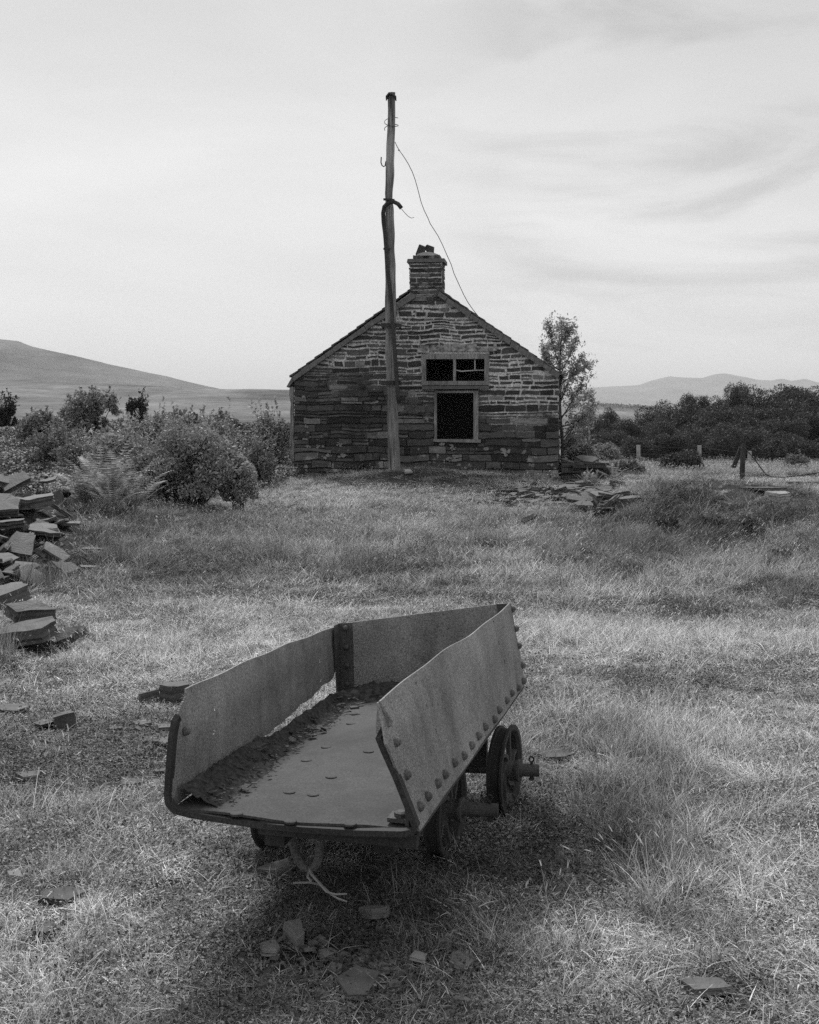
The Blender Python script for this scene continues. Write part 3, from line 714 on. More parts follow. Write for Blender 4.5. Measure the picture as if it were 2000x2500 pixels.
# rim strap round the open end
rp = [((992, 590), 3.29), ((950, 612), 3.245), ((944, 640), 3.235), ((972, 705), 3.225), ((1015, 800), 3.21), ((1075, 950), 3.20), ((1098, 1010), 3.195), ((1085, 1033), 3.20), ((1040, 1040), 3.20), ((850, 1036), 3.24), ((620, 1022), 3.285), ((430, 1003), 3.325), ((390, 997), 3.33), ((160, 962), 3.365), ((85, 942), 3.375), ((60, 915), 3.38), ((54, 880), 3.385), ((62, 760), 3.39), ((72, 640), 3.40), ((84, 572), 3.41), ((96, 552), 3.42)]
m_ = MB(); m_.bar([W(*c2(*p), d) for p, d in rp], .014, .0085, (.27, .96, 0))
under(m_.build('rim_strap', M_irondk), wag)
m_ = MB()                                        # bevelled inner lip folded over the near top corner of the right side
P = [((946, 487), 3.235), ((1000, 572), 3.215), ((992, 592), 3.215), ((936, 624), 3.25), ((938, 560), 3.25)]
m_.prism([W(*c2(*p), d) for p, d in P], (-.006, .003, 0)); under(m_.build('folded_corner', M_iron), wag)
# corner angle irons with rivets
def angle_iron(bot, top, dirs, w, rows):
    m_ = MB(); ax = (top - bot)
    for d in dirs:
        nrm = ax.cross(d).normalized()
        m_.prism([bot, bot + d * w, top + d * w, top], nrm * .006)
    for (t, d, k) in rows: m_.dome(bot + ax * t + d * w * k[0] + k[1], k[2], .013, .011)
    return m_
e1 = (D0 - C0).normalized(); l1 = (A0 - C0).normalized(); nin = (l1 + e1).normalized()
bt, tp = C0 + nin * .012, ET1 + nin * .012 + Vector((0, 0, .004)); bt2 = bt + Vector((0, 0, -.01))
fc = -Vector((-e1.y, e1.x, 0)); fc = fc if fc.y < 0 else -fc
rows = [(t, e1, (.55, fc * .008, fc)) for t in (.93, .66, .40, .14)]
under(angle_iron(bt2, tp, (e1, l1), .066, rows).build('corner_angle', M_ironmid), wag)
inR = -nR
m_ = MB(); q0 = D0 + inR * .015 + fc * .012; q1 = RT2 + inR * .012 + fc * .012
m_.prism([q0, q0 - e1 * .05, q1 - e1 * .05, q1], fc * .006); under(m_.build('corner_angle', M_ironmid), wag)
# right outer corner: plate wraps the end
# bolted bracket at the near right floor corner
m_ = MB(); p = W(*c2(1040, 985), 3.27); m_.box(p + Vector((0, 0, .006)), (.075, .06, .012), Matrix.Rotation(R(-15), 3, 'Z')); m_.lathe([(0, .02), (.012, .02), (.016, .012)], p + Vector((-.004, -.004, .011)), Zd, 8)
m_.box(W(*c2(1070, 945), 3.26), (.012, .06, .075), Matrix.Rotation(R(-15), 3, 'Z')); under(m_.build('bracket', M_ironmid), wag)
# under-frame
def fl_pt(u, v, dz): return fF(u, v) + Vector((0, 0, dz))
for u in (.40, .84):
    m_ = MB(); m_.bar([fl_pt(u, .03, -.055), fl_pt(u, .5, -.055), fl_pt(u, .93, -.055)], .03, .043, (1, -.27, 0)); under(m_.build('frame_beam', M_irondk), wag)
m_ = MB(); m_.bar([fl_pt(.36, .012, -.030), fl_pt(.7, .012, -.032), fl_pt(.985, .012, -.032)], .02, .020, (0, 1, 0)); m_.bar([fl_pt(.36, .04, -.018), fl_pt(.985, .04, -.018)], .05, .007, (0, 1, 0))
under(m_.build('cross_beam', M_irondk), wag)
for v in (.35, .62, .92):
    m_ = MB(); m_.bar([fl_pt(.12, v, -.045), fl_pt(.9, v, -.045)], .03, .03, (0, 1, 0)); under(m_.build('cross_beam', M_irondk), wag)
YA = R(8); YW = R(19); ax = Vector((math.cos(YA), -math.sin(YA), 0)); dn = Vector((math.sin(YA), math.cos(YA), 0))
axw = Vector((math.cos(YW), -math.sin(YW), 0))
def wheel(c, sgn, rot, Rw=.163):
    ax = axw; m_ = MB(); w = .062
    prof_ = [(-w / 2, Rw - .012), (-w / 2, Rw + .004), (-w / 2 + .010, Rw + .004), (-w / 2 + .014, Rw - .004), (w / 2 - .016, Rw - .004), (w / 2 - .010, Rw + .012), (w / 2, Rw + .012), (w / 2, Rw - .008), (w / 2 - .012, Rw - .018), (-w / 2 + .012, Rw - .018)]
    m_.lathe([(h * 1, r) for h, r in prof_], c, ax * sgn, 56, closed=True)
    rim = under(m_.build('wheel', M_irondk), wag)
    q = (ax * sgn).to_track_quat('Z', 'Y')
    h_ = MB(); h_.lathe([(-.045, .026), (-.045, .036), (.04, .036), (.058, .044), (.066, .044), (.066, .026)], c, ax * sgn, 24, closed=True)
    o = h_.build('hub', M_ironmid); o.parent = rim; o.matrix_parent_inverse = Matrix.Identity(4)
    for k in range(6):
        s_ = MB(); pts = []
        for i in range(9):
            t = i / 8; r = .032 + (Rw - .045) * t; a = rot + k * math.pi / 3 + .95 * math.sin(t * math.pi * .62)
            pts.append(c + q @ Vector((r * math.cos(a), r * math.sin(a), .008)))
        s_.bar(pts, .009, .007, ax * sgn); o = s_.build('spoke', M_ironmid); o.parent = rim; o.matrix_parent_inverse = Matrix.Identity(4)
    return rim
for (x, y, le, ps) in ((.13, 4.12, .19, .36), (.38, 4.56, .138, .4)):
    cR = Vector((x, y, .165 + float(zt(x, y)) * .5)); cL = cR - ax * .62
    wheel(cR, 1, .3 + x * 3); wheel(cL, -1, 1.1)
    m_ = MB(); m_.tube([cL - ax * .17, cL, cR - ax * .04], .021, 12); e_ = cR + ax * (le - .0)
    m_.lathe([(0, .0255), (.10, .0255), (.105, .025), (le, .0245)], cR, ax, 18); m_.lathe([(.052, .032), (.066, .032)], cR, ax, 18)
    under(m_.build('axle', M_ironmid, smooth=False), wag)
    m_ = MB(); pc = cR + ax * (le - .03); m_.tube([pc + Vector((0, 0, .036)), pc - Vector((0, 0, .034))], .006, 6)
    rg = [pc + Vector((0, 0, .04)) + Vector((math.cos(a) * .009, 0, math.sin(a) * .011 + .004)) for a in np.linspace(0, 6.283, 10)]; m_.tube(rg, .0035, 5)
    rg = [pc - Vector((.0, 0, .034)) + Vector((math.cos(a) * .009, math.sin(a) * .006, math.sin(a) * .004)) for a in np.linspace(0, 6.283, 12)]; m_.tube(rg, .003, 5)
    under(m_.build('linch_pin', M_irondk), wag)
    for s_, cc in ((1, cR), (-1, cL)):
        m_ = MB(); bx = cc - ax * s_ * .10; m_.box(bx + Vector((0, 0, .08)), (.06, .10, .12), Matrix.Rotation(-YA, 3, 'Z')); under(m_.build('axle_box', M_irondk), wag)
# draw loop and stub bar
m_ = MB(); m_.tube([W(*c2(*p), 3.52) for p in ((572, 1030), (575, 1075), (584, 1115), (600, 1155), (622, 1185), (645, 1196), (668, 1185), (685, 1155), (691, 1110), (690, 1040))], .0135, 9); under(m_.build('draw_loop', M_rivet, smooth=True), wag)
m_ = MB(); m_.tube([W(*c2(*p), 3.42) for p in ((527, 1038), (600, 1043))], .013, 8); under(m_.build('stub_bar', M_ironmid), wag)
m_ = MB()
for P in (((648, 1194), (655, 1215), (690, 1255), (720, 1290), (760, 1300), (805, 1298)), ((650, 1195), (662, 1220), (700, 1262), (740, 1300), (770, 1318), (805, 1330)), ((650, 1195), (640, 1225), (655, 1245)), ((700, 1262), (650, 1250), (580, 1252))):
    m_.tube([W(*c2(*p), 3.50 - .02 * i) for i, p in enumerate(P)], [.004, .004, .0035, .003, .003, .0025][:len(P)], 5)
tag(m_.build('twine', mk_plain('frayed_twine', .26)), 'frayed end of twine knotted to the wagon draw loop', 'twine')

# ------------------------------------------------------------------ slate slabs
def slab_mesh(a, b, th, seed, n=6, layers=3, taper=.88):
    r = random.Random(seed); an = sorted(r.uniform(0, 1) * .6 + i for i in range(n)); P = []
    for q in an:
        t = 2 * math.pi * q / n + .5; k = r.uniform(.72, 1.15); P.append((a * k * math.cos(t), b * k * math.sin(t)))
    vs = []; fs = []; layers = max(3, min(7, int(th / .018)))
    E = []                                       # rough edge: subdivide outline
    for i in range(n):
        p, q = P[i], P[(i + 1) % n]
        for s in range(3):
            t = s / 3; j = min(a, b) * .05; E.append((p[0] + (q[0] - p[0]) * t + (r.uniform(-j, j) if s else 0), p[1] + (q[1] - p[1]) * t + (r.uniform(-j, j) if s else 0)))
    k = len(E)
    for l in range(layers + 1):
        s = (1 - (1 - taper) * l / layers) * (1 - .05 * (l % 2) * (0 < l < layers)); o = (r.uniform(-.04, .04) * a, r.uniform(-.04, .04) * b)
        for (x, y) in E: vs.append((x * s * r.uniform(.97, 1.02) + o[0], y * s * r.uniform(.985, 1.015) + o[1], th * l / layers + r.uniform(-.05, .05) * th))
    for l in range(layers):
        for i in range(k): fs.append((l * k + i, l * k + (i + 1) % k, (l + 1) * k + (i + 1) % k, (l + 1) * k + i))
    vs.append((0, 0, th * 1.02)); c = len(vs) - 1
    for i in range(k): fs.append((layers * k + i, layers * k + (i + 1) % k, c))
    fs.append(tuple(range(k))[::-1])
    return vs, fs
NS = [0]; FOOT = []
def slab(px, py, wpx, dpt, th, rot=0, tilt=(0, 0), name='flat_slate', label=None, cat='slate', mt=None, lift=0, group=None, at=None, taper=.93, n=None):
    p = hit(px, py) if at is None else Vector(at); NS[0] += 1
    a = wpx / F * p.y / 2
    vs, fs = slab_mesh(a, dpt / 2, th, NS[0] * 7 + 3, n=n or 4 + NS[0] % 3, taper=taper)
    me = bpy.data.meshes.new(name); me.from_pydata(vs, [], fs); me.materials.append(mt or M_slate); me.update()
    FOOT.append((p.x, p.y, a, dpt / 2))
    o = link(name, me); o.location = p + Vector((0, 0, lift - .2 * th + (.008 if th < .03 and p.y < 9 else 0))); o.rotation_euler = (R(tilt[0]), R(tilt[1]), R(rot))
    return tag(o, label, cat, group)
GL = 'big slate blocks heaped at the left edge'
# the two groups of big blocks nearest the left edge: (px, py, width px, depth m, thickness m, rot, tilt, lift, material, label)
B = [
 (14, 1285, 120, .40, .10, 20, (4, -10), .07, None, 'thick slate slab cut by the left picture edge, alone above the pointed blocks'),
 (55, 1362, 165, .34, .095, 14, (6, -9), .06, None, 'long thick slate block with pale flat top lying among flowers at left'),
 (60, 1335, 110, .26, .08, 30, (24, 6), .12, None, 'low pointed slate leaning behind the long thick block at left'),
 (140, 1358, 52, .22, .05, 55, (8, -32), .05, None, 'slanting narrow slate splinter beside the long thick block'),
 (165, 1352, 40, .20, .03, 50, (0, -38), .05, None, 'thinnest slanting slate splinter at the tip of the left blocks'),
 (140, 1535, 72, .17, .075, 28, (-6, -10), .02, None, 'pale lozenge shaped slate block resting on turf left of the wagon'),
 (92, 1532, 50, .12, .015, 10, (0, 0), .008, None, 'flat pale slate flush with turf beside the lozenge shaped block'),
 (20, 1500, 90, .20, .015, 5, (0, 0), .008, M_slate_dark, 'dark flat slate in the turf at the left picture edge'),
 (316, 1482, 52, .14, .04, 20, (-14, -10), .03, None, 'small tilted slate next to the box shaped block behind the wagon'),
 (368, 1480, 84, .18, .10, 4, (0, 0), .02, None, 'box shaped slate block half hidden behind the wagon near corner'),
 (300, 1532, 40, .10, .012, 0, (0, 0), .008, None, 'small flat slate between the lozenge block and the wagon'),
 (345, 1540, 66, .11, .015, 6, (0, 0), .008, None, 'long flat slate on turf close to the wagon side'),
 (365, 1572, 105, .12, .014, 3, (0, 0), .008, None, 'longest flat slate on the turf left of the wagon rim'),
 (240, 1545, 34, .08, .012, 20, (0, 0), .008, None, 'small slate fragment just right of the lozenge block'),
 (60, 1645, 76, .15, .015, 12, (0, 0), .008, None, 'flat sunken slate in turf below the pale lozenge block'),
 (240, 1612, 34, .06, .012, 20, (0, 0), .008, None, 'narrow pale slate splinter in the turf left of the wagon rim'),
 (275, 1660, 52, .10, .012, -8, (0, 0), .008, None, 'rounded pale slate flush in turf left of the wagon corner'),
 (345, 1638, 46, .07, .016, 4, (0, 0), .010, M_slate_dark, 'dark thin slate poking out from under the wagon corner'),
 (125, 1900, 128, .13, .016, 28, (0, 0), .004, M_slate_dark, 'large dark slate sunk in dry grass at lower left'),
 (95, 1972, 66, .09, .014, 20, (0, 0), .004, M_slate_dark, 'dark slate shard below the large sunken slate at lower left'),
 (28, 1868, 46, .10, .04, 20, (0, 10), .01, M_slate_pale, 'white crusted stone at the lower left picture edge'),
 (580, 1850, 100, .10, .03, 14, (0, -6), .012, None, 'slate slab lying under the wagon beside the left wheel'),
 (440, 1728, 40, .09, .02, 0, (0, 0), .01, None, 'pale slate chip on turf just below the wagon lip'),
 (625, 1988, 60, .12, .05, 12, (6, 0), .01, None, 'thick notched slate stone in front of the wagon'),
 (790, 1935, 62, .13, .03, 40, (-14, 10), .01, None, 'upright dark slate in the shaded grass before the wagon'),
 (570, 2008, 50, .09, .014, 10, (0, 0), .006, None, 'flat grey slate left of the thick notched stone'),
 (690, 2030, 46, .07, .012, 20, (0, 0), .006, None, 'flat slate right of the thick notched stone on bare soil'),
 (750, 2095, 105, .17, .02, -15, (0, 3), .010, None, 'largest flat slate on the bare soil patch before the wagon'),
 (708, 2062, 30, .06, .014, 25, (0, 0), .014, None, 'small slate touching the top of the largest soil patch slate'),
 (880, 2035, 46, .06, .014, -12, (0, 6), .012, M_slate_pale, 'whitish slate flake on the soil right of the bare patch'),
 (975, 2035, 72, .11, .012, 14, (0, 0), .004, None, 'wide flat slate in grass right of the whitish flake'),
 (1248, 1975, 38, .13, .010, 4, (0, 0), .012, None, 'neat rectangular slate chip in pale grass at lower right'),
 (1480, 2090, 120, .10, .016, -12, (0, 0), .006, None, 'broad layered slate in the lower right grass'),
 (975, 2130, 26, .07, .010, 65, (0, 8), .012, None, 'small pale upright chip near the bottom edge'),
 (1170, 1598, 95, .18, .014, 4, (0, 0), .004, None, 'flat slate sunk in turf right of the far wheel'),
 (1482, 1454, 24, .07, .05, 10, (8, 0), .006, M_slate_dark, 'small dark rounded stone on the worn patch at right'),
 (1490, 1510, 36, .05, .012, 6, (0, 0), .010, M_slate_dark, 'thin dark slate lying in pale grass at right'),
 (1110, 1108, 50, .10, .03, 25, (40, -24), .09, None, 'single pointed slate sticking up from meadow before the rubble'),
]
for (px, py, w, dp, th, rot, tl, lf, mt_, lb) in B:
    if py > 1800 and mt_ is None: mt_ = M_slate_shade
    nm = 'slate_block' if th > .045 else 'flat_slate'
    if 'stone' in lb and 'slate' not in lb: nm = 'stone'
    slab(px, py, w, dp, th, rot, tl, nm, lb, 'stone' if nm == 'stone' else 'slate', mt_, lf)
# the heap behind them
H = [(40, 1062, 130, .5, .10, 20, (25, -12), .34), (95, 1090, 110, .45, .20, 8, (4, -6), .20), (20, 1105, 120, .5, .16, -10, (20, 18), .26), (120, 1052, 90, .3, .06, 10, (10, -15), .34),
     (35, 1140, 90, .4, .12, 15, (0, -5), .22), (105, 1140, 110, .4, .07, 6, (12, 8), .15), (55, 1180, 120, .45, .12, 0, (28, 12), .16), (125, 1182, 80, .35, .08, 40, (25, 15), .10),
     (15, 1200, 80, .4, .10, -15, (8, 14), .10), (160, 1120, 70, .25, .05, 14, (6, 4), .12), (70, 1215, 90, .35, .10, 22, (12, 6), .06), (0, 1165, 90, .35, .10, 30, (0, 22), .2), (150, 1205, 90, .2, .04, 6, (0, 5), .04),
     (205, 1165, 70, .2, .04, 4, (0, 4), .05), (-45, 1120, 120, .5, .2, 10, (4, 8), .25), (-60, 1190, 120, .5, .15, 10, (10, -8), .12), (15, 1062, 70, .3, .06, 60, (30, 0), .40), (200, 1200, 60, .2, .03, 6, (0, 3), .03)]
HL = ['tall leaning slab topping the slate heap at left', 'massive dark block beside the ferns in the left heap', 'big rounded slab propped on the heap at the picture edge', 'flat pointed slab reaching from the heap towards the ferns', 'pale topped block in the middle of the left heap', 'flat slab under the massive dark block in the heap', 'wide pale slab tilted to view low on the heap', 'tent shaped slab at the right foot of the heap']
for i, (px, py, w, dp, th, rot, tl, lf) in enumerate(H):
    th *= .6; lf *= .75; w *= .8; px -= 14
    lb = HL[i] if i < len(HL) else 'grey slate block jammed in the heap at the left edge'
    slab(px, py, w, dp, th, rot, tl, 'slate_block', lb, 'slate', None if i % 2 else M_slate_dark, lf, 'slate blocks heaped at the left edge', taper=.95, n=4 + i % 3)
rr = random.Random(77)
protos = []
for i in range(5):
    vs, fs = slab_mesh(.5, .36, .10, 900 + i, n=6); me = bpy.data.meshes.new('flat_slate'); me.from_pydata(vs, [], fs); me.materials.append(M_slate); me.update(); protos.append(me)
dprotos = []
for me_ in protos: q_ = me_.copy(); q_.materials.clear(); q_.materials.append(M_slate_dark); dprotos.append(q_)
def scatter(nm, k, box, size, tiltm, lift, label, group, mt_=None):
    for i in range(k):
        px, py = rr.uniform(box[0], box[1]), rr.uniform(box[2], box[3]); p = hit(px, py)
        o = link(nm, (protos + dprotos)[rr.randrange(10)]); s = rr.uniform(*size); FOOT.append((p.x, p.y, s * .45, s * .4)); o.scale = (s, s * rr.uniform(.7, 1.2), s * rr.uniform(.5, 1.6)); o.location = p + Vector((0, 0, lift * rr.random() * min(1, s * 2)))
        o.rotation_euler = (R(rr.gauss(0, tiltm)), R(rr.gauss(0, tiltm)), rr.uniform(0, 6.28)); tag(o, label, 'slate', group)
scatter('flat_slate', 60, (-40, 110, 965, 1020), (.18, .5), 16, .12, 'loose grey slate in the tip behind the big left blocks', 'loose slates of the left tip')
scatter('flat_slate', 90, (-40, 135, 1045, 1235), (.16, .42), 26, .16, 'small slate wedged between the big blocks at left', 'small slates among the big left blocks')
scatter('flat_slate', 130, (1040, 1330, 1030, 1066), (.12, .42), 7, .03, 'flat slate lying in the rubble before the cottage corner', 'flat slates scattered before the cottage')
scatter('flat_slate', 16, (1180, 1330, 1018, 1034), (.3, .7), 4, .03, 'broad flat slate paving the ground beside the slate stack', 'broad slates beside the stack')
scatter('flat_slate', 30, (1180, 1290, 1056, 1082), (.2, .5), 16, .07, 'tilted dark slate in the broken heap before the slate stack', 'broken slates heaped by the hollow')
slab(1262, 1062, 70, .35, .05, 10, (10, -4), 'flat_slate', 'pale slab lying over the dark hollow at the right rubble', 'slate', None, .12)
slab(1250, 1078, 34, .16, .04, 60, (60, 20), 'flat_slate', 'leaning slab propped before the dark hollow in the rubble', 'slate', None, .12)
slab(1215, 1072, 62, .3, .05, -8, (12, 6), 'flat_slate', 'dark slab edging the hollow nearest the meadow in the rubble', 'slate', M_slate_dark, .12)
slab(1640, 1055, 60, .3, .12, 10, (6, 0), 'stone', 'pale stone embedded in the grass mound at right', 'stone', M_slate_pale, .02)
slab(1600, 1035, 120, .25, .03, -4, (0, 0), 'flat_slate', 'long thin slate lying across the crest of the grass mound', 'slate', None, .03)
slab(1690, 1022, 90, .3, .05, -3, (0, 0), 'flat_slate', 'flat slate at the right picture edge beyond the mound', 'slate', None, .04)
slab(858, 1000, 24, .18, .05, 10, (18, 0), 'flat_slate', 'pale slate lying at the foot of the timber pole', 'slate', M_slate_pale, .06)
# dry stack of slate waste against the cottage corner
sr = random.Random(15)
st = W(1230, 1008, 27.3); sx0 = W(1178, 1008, 27.3).x; sx1 = W(1282, 1008, 27.3).x; stk = empty('slate_stack', (st.x, 27.6, -.1)); tag(stk, 'dark dry stack of slate waste built against the cottage corner', 'slate stack')
m_ = MB(); z = -.15
while z < .36:
    h = sr.uniform(.03, .07); x = sx0 + .02
    while x < sx1 - .25 * (z + .1):
        w = sr.uniform(.12, .45); m_.box((x + w / 2, 27.5 + sr.uniform(-.06, .06), z + h / 2), (w - .01, .7 + sr.uniform(-.1, .1), h - .006), Matrix.Rotation(sr.uniform(-.05, .05), 3, 'Z'), jit=.008); x += w
    z += h
under(m_.build('course', M_slate_dark), stk)
for i, (x, y, w, tl, lb) in enumerate(((1195, 972, 50, (4, 16), 'sloping slab on the slate stack touching the cottage wall'), (1236, 968, 62, (22, 0), 'pale tilted slab crowning the slate stack'), (1272, 976, 40, (4, 4), 'end slab on the slate stack farthest from the cottage'), (1215, 973, 30, (6, -14), 'short slab squeezed on the stack between two larger ones'))):
    p = W(x, y, 27.4); slab(0, 0, w, .5, .045, sr.uniform(-15, 15), tl, 'flat_slate', lb, 'slate', None, .0, None, at=p)
# small chips on bare soil in front of the wagon: uncountable
def chip_field(name, label, box, n, smin, smax, seed, zoff=.004, mt_=M_slate):
    r = random.Random(seed); m_ = MB()
    for i in range(n):
        px = r.gauss((box[0] + box[1]) / 2, (box[1] - box[0]) / 4.2); py = r.gauss((box[2] + box[3]) / 2, (box[3] - box[2]) / 4.2); p = hit(px, py)
        s = r.uniform(smin, smax) * (1 if r.random() < .8 else 1.8); k = r.randint(4, 6); a0 = r.uniform(0, 6.28); rot = Euler((r.gauss(0, .25), r.gauss(0, .25), 0)).to_matrix()
        P = [p + Vector((0, 0, zoff)) + rot @ Vector((s * math.cos(a0 + 6.283 * j / k) * r.uniform(.6, 1.1), s * .8 * math.sin(a0 + 6.283 * j / k) * r.uniform(.6, 1.1), 0)) for j in range(k)]
        m_.prism(P, rot @ Vector((0, 0, s * r.uniform(.15, .5))))
    return tag(m_.build(name, mt_), label, 'gravel', kind='stuff')
chip_field('slate_chippings', 'small slate chippings and pebbles on bare soil before the wagon', (560, 980, 1975, 2130), 620, .004, .015, 5, .008, M_slate_shade)
chip_field('slate_rubble', 'fine slate shards strewn between the larger flat slates by the cottage', (1020, 1340, 1030, 1075), 700, .03, .07, 6)
chip_field('slate_rubble', 'fine slate shards trodden into the turf left of the wagon', (20, 420, 1470, 1600), 160, .008, .022, 8)

# soil and slate flakes rotting along the left of the wagon bed
V_ = []; nu, nv = 60, 150
for j in range(nv + 1):
    for i in range(nu + 1):
        v = j / nv; ulim = .13 + .09 * float(fbm(v * 6, 3., 2, 3)) + .65 * float(sst(.83, .97, v)); u = .012 + i / nu * ulim
        t = i / nu; edge_ = float(sst(.36, .5, v)); hgt = .045 * ((1 - t) ** 1.3 * (1 - edge_) + edge_ * math.exp(-((t - .30) / .22) ** 2) * .8) * (.5 + 1.0 * float(fbm(u * 30, v * 26, 4, 4))) + .012 * (float(fbm(u * 60, v * 90, 6, 3)) - .45) * (1 - t ** 3) - .007 * t ** 5
        V_.append(fF(u, .02 + v * .965) + Vector((0, 0, .006 + hgt)))
ii = np.arange((nu + 1) * (nv + 1)).reshape(nv + 1, nu + 1)
fq = np.stack([ii[:-1, :-1], ii[:-1, 1:], ii[1:, 1:], ii[1:, :-1]], -1).reshape(-1, 4)
dirt = tag(mesh_np('dirt', [tuple(p) for p in V_], fq, M_soil), 'dark rotted soil and rust banked along the wagon bed', 'soil', kind='stuff')
m_ = MB(); r = random.Random(44)
for i in range(420):
    v = r.random(); lim = .15 + .09 * float(fbm(v * 6, 3., 2, 3)) + (.6 * float(sst(.83, .97, v))); u = .03 + lim * r.random() ** .7
    p = fF(u, .02 + v * .95) + Vector((0, 0, .010 + .030 * max(0, 1 - u / lim))); s = r.uniform(.002, .007) * (1 if r.random() < .9 else 2.6); k = 5; a0 = r.uniform(0, 6.28); rot = Euler((r.gauss(0, .3), r.gauss(0, .3), 0)).to_matrix()
    m_.prism([p + rot @ Vector((s * 1.4 * math.cos(a0 + 6.283 * j / k) * r.uniform(.6, 1.1), s * math.sin(a0 + 6.283 * j / k) * r.uniform(.6, 1.1), 0)) for j in range(k)], rot @ Vector((0, 0, .0015 + s * .1)))
tag(m_.build('slate_flakes', M_slate_dark), 'slate flakes strewn over the dirt in the wagon bed', 'gravel', kind='stuff')
u, v = find_uv(fF, c2(415, 722)); slab(0, 0, 48, .075, .012, 22, (4, -6), 'flat_slate', 'pale pointed slate flake lying inside the wagon', 'slate', None, 0, None, at=fF(u, v) + Vector((0, 0, .03)))
u, v = find_uv(fF, c2(835, 538)); slab(0, 0, 22, .05, .008, 10, (0, 0), 'flat_slate', 'tiny slate flake far inside the wagon bed', 'slate', None, 0, None, at=fF(u, v) + Vector((0, 0, .014)))

# ------------------------------------------------------------------ foliage builders
def quads(C, A, B_):                              # rhombic leaves
    v = np.stack([C - A, C - B_ * .9 - A * .1, C + A, C + B_ * .9 - A * .1], 1).reshape(-1, 3); f = np.arange(len(C) * 4).reshape(-1, 4); return v, f
def rvec(n): v = rng.normal(size=(n, 3)); return v / np.linalg.norm(v, axis=1, keepdims=True)
def leaves_at(C, size, flat=.5, aspect=.45, up=.4):
    n = len(C); nrm = rvec(n) + np.array([0, 0, up]); nrm /= np.linalg.norm(nrm, axis=1, keepdims=True); a = np.cross(nrm, rvec(n)); a /= np.linalg.norm(a, axis=1, keepdims=True); b = np.cross(nrm, a)
    s = size * rng.uniform(.6, 1.35, (n, 1)); return quads(C, a * s, b * s * aspect)
def crown_pts(rx, ry, rz, lumps, n, lr=(.28, .5), hollow=.55, seed=0, cut=-.9):
    r = np.random.default_rng(seed); d = r.normal(size=(lumps, 3)); d /= np.linalg.norm(d, axis=1, keepdims=True); d[:, 2] = np.where(d[:, 2] < -.5, -d[:, 2], d[:, 2])
    cen = d * r.uniform(.35, .85, (lumps, 1)); rad = r.uniform(lr[0], lr[1], lumps); w = rad ** 2; k = r.choice(lumps, n, p=w / w.sum())
    q = r.normal(size=(n, 3)); q /= np.linalg.norm(q, axis=1, keepdims=True); q *= (hollow + (1 - hollow) * r.random((n, 1)) ** .5) * (1 + r.normal(0, .10, (n, 1)))
    P = cen[k] + q * rad[k][:, None]; P = P[P[:, 2] > cut]; return P * np.array([rx, ry, rz])
def limbs(mb_, base, tips, r0, segs=6, bend=.15, seed=0):
    r = random.Random(seed)
    for t in tips:
        base = Vector(base); t = Vector(t); pts = []; k = (t - base).length
        for i in range(segs + 1):
            q = i / segs; p = base.lerp(t, q) + Vector((r.uniform(-1, 1), r.uniform(-1, 1), 0)) * bend * k * .3 * math.sin(math.pi * q) + Vector((0, 0, math.sin(math.pi * q) * bend * k * .5)); pts.append(p)
        mb_.tube(pts, [r0 * (1 - .8 * i / segs) for i in range(segs + 1)], 5)

